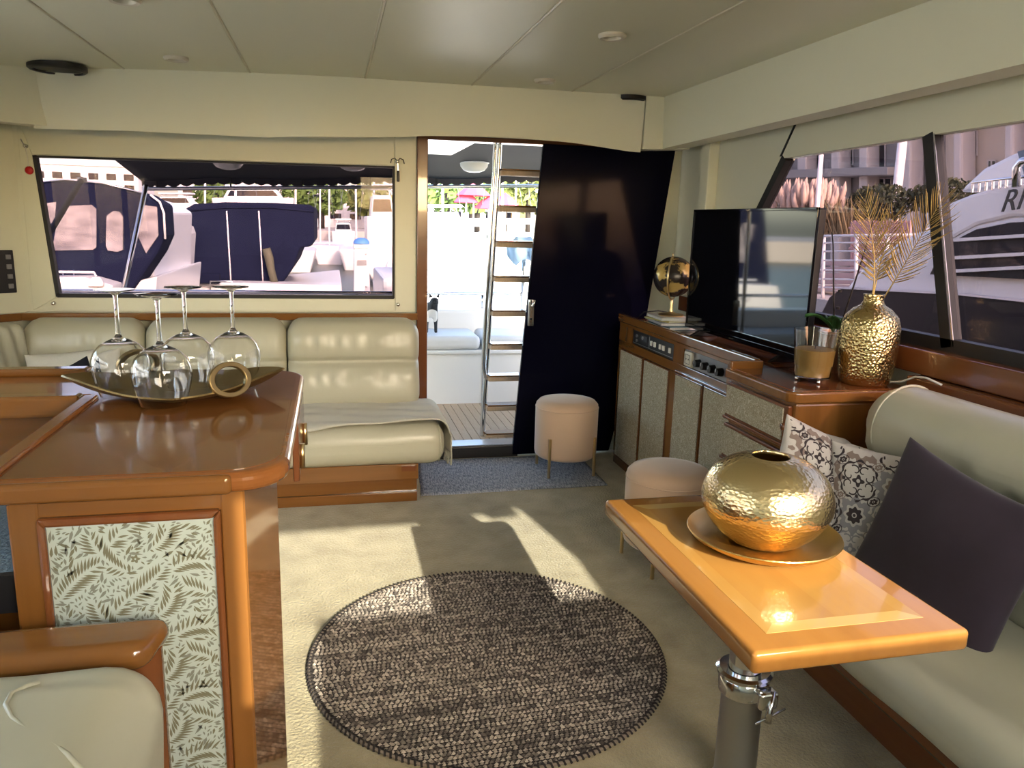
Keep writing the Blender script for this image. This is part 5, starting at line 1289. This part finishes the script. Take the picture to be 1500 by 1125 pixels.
house('long white apartment block behind the quay trees', -40, 200, 236, 72, 4, 9)
house('pale apartment block with rows of windows beyond the masts', 260, 620, 268, 74, 3, 12)
house('low white building behind the parasols', 630, 830, 272, 73, 2, 8)
# ================================================================== OUTDOORS: starboard side
def xprism(pix, X_, depth): return MB().prism([PX(x, y, X_) for x, y in pix], (depth, 0, 0))
def xpart(name, m_, parent, pix, X_, depth, bevel=0): return xprism(pix, X_, depth).build(name, m_, parent, bevel=bevel)
gq = MB().box(9.6, 60, -40, 62, -1.3, .15).build('side_quay', 'quay'); struct(gq)
wt2 = MB().box(2.6, 9.6, -40, 6.9, -1.3, -1.0).build('side_water', 'water'); struct(wt2)
YX = 5.2
my = thing('motor_yacht', 'large motor yacht with black windows and louvres moored alongside', 'yacht', PX(1450, 560, YX))
xpart('hull', 'gelcoat', my, [(1232, 430), (1262, 392), (1300, 362), (1340, 340), (1400, 330), (1560, 300), (1560, 620), (1180, 620)], YX, 2.5, .05)
xpart('lower_hull', 'hull_black', my, [(1198, 470), (1215, 436), (1235, 421), (1400, 430), (1560, 448), (1560, 640), (1180, 640)], YX-.04, .2)
xpart('rub_rail', 'pole_white', my, [(1232, 420), (1400, 429), (1560, 446), (1560, 449), (1400, 432), (1232, 423)], YX-.06, .05)
xpart('superstructure', 'gelcoat', my, [(1352, 312), (1420, 285), (1470, 272), (1560, 262), (1560, 320), (1480, 318), (1430, 330), (1390, 352), (1365, 365)], YX-.02, 1.8, .03)
xpart('window_band', 'hull_black', my, [(1382, 360), (1430, 336), (1480, 326), (1560, 322), (1560, 412), (1362, 402)], YX-.05, .1)
for y_ in (345, 372, 392): xpart('louvre', 'gelcoat', my, [(1400-(y_-345)*.6, y_+4), (1560, y_-6), (1560, y_-1), (1396-(y_-345)*.6, y_+9)], YX-.10, .10)
xpart('flybridge', 'gelcoat', my, [(1400, 282), (1440, 245), (1480, 225), (1560, 205), (1560, 268), (1470, 272)], YX+.4, 1.4, .05)
xpart('flybridge_screen', mat('screen_blue', (.06, .10, .16), .1), my, [(1490, 222), (1560, 206), (1560, 250), (1500, 256)], YX+.37, .04)
for x in range(1424, 1520, 10): MB().tube([PX(x, 282-(x-1424)*.12, YX-.03), PX(x+1, 268-(x-1424)*.10, YX-.03)], .010, 6).build('rail_post', 'steel', my)
MB().tube([PX(1424, 268, YX-.03), PX(1470, 262, YX-.03), PX(1560, 254, YX-.03)], .012, 6).build('rail', 'steel', my, smooth=True)
MB().tube([PX(1488, 274, YX-.1), PX(1489, 246, YX-.1), PX(1497, 236, YX-.1), PX(1512, 234, YX-.1)], .03, 8).build('davit', 'steel', my, smooth=True)
p = PX(1464, 311, YX-.07); q_ = PX(1500, 305, YX-.07)
yd = (q_-p).normalized(); up_ = Vector((0, 0, 1)); nn = yd.cross(up_)
text_mesh('yacht_name', 'RI', .235, 'black', my, Matrix(((yd.x, up_.x, nn.x, p.x), (yd.y, up_.y, nn.y, p.y), (yd.z, up_.z, nn.z, p.z), (0, 0, 0, 1))), .004, shear=.25)
e0, e1, e2 = PX(1560, 300, YX), PX(1560, 446, YX), PX(1560, 262, YX)
MB().box(YX, YX+2.5, e0.y-7, e0.y+.02, -1.1, e0.z).build('after_hull', 'gelcoat', my, bevel=.05)
MB().box(YX-.04, YX+.16, e0.y-7, e0.y+.02, -1.1, e1.z).build('after_boot_top', 'hull_black', my)
MB().box(YX-.02, YX+1.8, e0.y-5, e0.y+.02, e0.z-.05, e2.z).build('after_cabin', 'gelcoat', my, bevel=.05)
XR = 9.8
rl = thing('quay_railing', 'white tubular railing along the side quay', 'railing', PX(1240, 430, XR))
for y_ in (346, 356, 368, 381, 395, 408, 420): MB().tube([PX(1180, y_, XR), PX(1345, y_-2+(y_-346)*.10, XR)], .025 if y_ == 346 else .018, 8).build('bar', 'pole_white', rl, smooth=True)
for x in (1186, 1207, 1255, 1300, 1340): MB().tube([PX(x, 345, XR), PX(x-2, 440, XR)], .035, 8).build('post', 'pole_white', rl, smooth=True)
fn_ = thing('slatted_fence', 'pink slatted wooden fence beyond the railing', 'fence', PX(1285, 375, 11.5))
for i in range(26):
    x = 1246+i*3.4; xpart('slat', 'fence_pink', fn_, [(x, 324-(i % 2)), (x+2.6, 324-(i % 2)), (x+1.5, 431), (x-1.1, 431)], 11.5, .03)
for y_ in (334, 364): MB().tube([PX(1244, y_, 11.55), PX(1336, y_, 11.55)], .025, 6).build('rail', 'fence_pink', fn_)
xs_ = thing('steps', 'broad pink-grey stone steps behind the railing', 'steps', PX(1250, 420, 10.4))
for i in range(5): xpart('step', mat('step_stone%d' % i, (.46, .34, .33), .8) if i == 0 else 'step_stone0', xs_, [(1184, 382+i*9), (1330, 382+i*9), (1330, 389+i*9), (1184, 389+i*9)], 10.9-i*.12, .3)
# building with columns
XB = 17
bl_ = thing('colonnade_building', 'beige building with pale columns and dark windows across the quay', 'building', PX(1330, 400, XB))
xpart('wall', 'stone_wall', bl_, [(1385, 420), (1385, 170), (1600, 120), (1600, 460)], XB, 4)
xpart('wall', 'building_dark', bl_, [(1120, 420), (1120, 190), (1385, 150), (1385, 420)], XB, 4)
xpart('parapet', 'column_stone', bl_, [(1100, 196), (1600, 100), (1600, 128), (1100, 222)], XB-.5, .6)
for x in (1172, 1221, 1262, 1325, 1400, 1475, 1535): xpart('column', 'column_stone', bl_, [(x-6, 420), (x-4, 140), (x+8, 138), (x+8, 420)], XB-.55, .5, .06)
for x, y0_, y1_, w_ in ((1140, 262, 310, 12), (1150, 218, 246, 12), (1190, 214, 246, 18), (1240, 206, 240, 14), (1425, 192, 226, 7), (1285, 206, 246, 18), (1295, 262, 300, 16), (1375, 196, 232, 9), (1452, 236, 262, 8), (1505, 176, 205, 9)):
    f_ = xpart('window', 'column_stone', bl_, [(x-w_/2-2, y0_-2), (x+w_/2+2, y0_-2), (x+w_/2+2, y1_+2), (x-w_/2-2, y1_+2)], XB-.06, .05)
    xpart('pane', 'dark_glass', f_, [(x-w_/2, y0_), (x+w_/2, y0_), (x+w_/2, y1_), (x-w_/2, y1_)], XB-.09, .03)
    xpart('glazing_bar', 'column_stone', f_, [(x-.8, y0_), (x+.8, y0_), (x+.8, y1_), (x-.8, y1_)], XB-.11, .02)
xpart('balcony', 'building_dark', bl_, [(1120, 250), (1300, 244), (1300, 256), (1120, 262)], XB-.9, .8, .02)
# planting
def clump(name, label, cat, pix, X_, n_, h0, h1, spread, m_, plume=None, grp=None, seed=1):
    b_ = PX(pix[0], pix[1], X_); t = thing(name, label, cat, b_, grp); R2 = random.Random(seed); mb = MB(); mp_ = MB()
    for i in range(n_):
        o_ = Vector((R2.uniform(-.3, .3), R2.gauss(0, spread*.5), 0)); h_ = R2.uniform(h0, h1); tip = b_+o_*1.5+Vector((R2.gauss(0, .15), R2.gauss(0, .18), h_))
        mid = (b_+o_).lerp(tip, .6)+Vector((0, 0, h_*.08)); mb.tube([b_+o_, mid, tip], [.02, .015, .005], 4)
        if plume and R2.random() < plume[1]: mp_.tube([mid.lerp(tip, .2), mid.lerp(tip, .6), tip+Vector((0, 0, .1)), tip+Vector((.02, .02, .3))], [.02, .075, .06, .008], 6)
    tag(mb.build('blades', m_, t), kind='stuff')
    if plume: tag(mp_.build('plumes', plume[0], t, smooth=True), kind='stuff')
for k_, (x, s_) in enumerate(((1166, 3), (1178, 5), (1190, 8), (1203, 9))): clump('pampas_grass', 'pampas grass with tall pink plumes beside the railing', 'grass', (x, 338), 12.2, 60, .5, 1.05, .35, 'reed', ('pampas', .75), 'pampas grass on the quay', s_)
for k_, (x, s_) in enumerate(((1212, 13), (1228, 15), (1240, 18))): clump('reed_clump', 'brown reed clump behind the white railing', 'grass', (x, 345), 12.6, 150, .5, .95, .5, 'reed', None, 'brown reeds on the quay', s_)
def hedge(label, pix, X_, ry, rz_, seed):
    c = PX(pix[0], pix[1], X_); t = thing('quay_shrub', label, 'shrub', (c.x, c.y, .15)); mb = MB(); R2 = random.Random(seed)
    for i in range(1500):
        d = Vector((R2.gauss(0, 1), R2.gauss(0, 1), R2.gauss(0, 1))).normalized()*R2.uniform(.3, 1)**.4
        p_ = Vector((c.x+d.x*.5, c.y+d.y*ry, c.z+d.z*rz_)); s = .06*R2.uniform(.6, 1.4); n_ = Vector((R2.gauss(0, 1), R2.gauss(0, 1), R2.gauss(0, 1))).normalized(); u_ = n_.orthogonal().normalized(); v_ = n_.cross(u_)
        mb.add([p_+u_*s, p_+v_*s*.5, p_-u_*s, p_-v_*s*.5], [(0, 1, 2, 3)])
    tag(mb.build('foliage', 'hedge', t), kind='stuff')
    for s in (-.5, 0, .5): MB().tube([(c.x, c.y+s*ry, .15), (c.x, c.y+s*ry, c.z)], .05, 6).build('stem', 'twig', t)
hedge('dark shrub behind the pink slatted fence', (1290, 296), 13.0, 1.15, .42, 1)
hedge('dark shrub behind the slanting lamp pole', (1385, 288), 13.4, 1.0, .40, 2)
for x0_, y0_, x1_, y1_, X_, lb in ((1376, 190, 1364, 305, 10.3, 'white flagpole in front of the beige building'), (1324, 190, 1316, 262, 15.0, 'thick white pole before the dark building front'), (1203, 225, 1190, 400, 10.2, 'white lamp post behind the quay railing')):
    a_, b_ = PX(x0_, y0_, X_), PX(x1_, y1_, X_)
    d = (a_-b_); t = thing('quay_pole', lb, 'pole', b_-d*((b_.z-.14)/d.z))
    rad = .12 if X_ == 15.0 else .05
    ft = b_-d*((b_.z-.14)/d.z); MB().tube([ft, a_+d*.4], rad, 10).build('shaft', 'pole_white', t, smooth=True)
    MB().lathe([(0, 0), (rad*2, 0), (rad*2, .05), (rad, .08)], 12, tuple(ft)).build('foot', 'pole_white', t, smooth='auto')
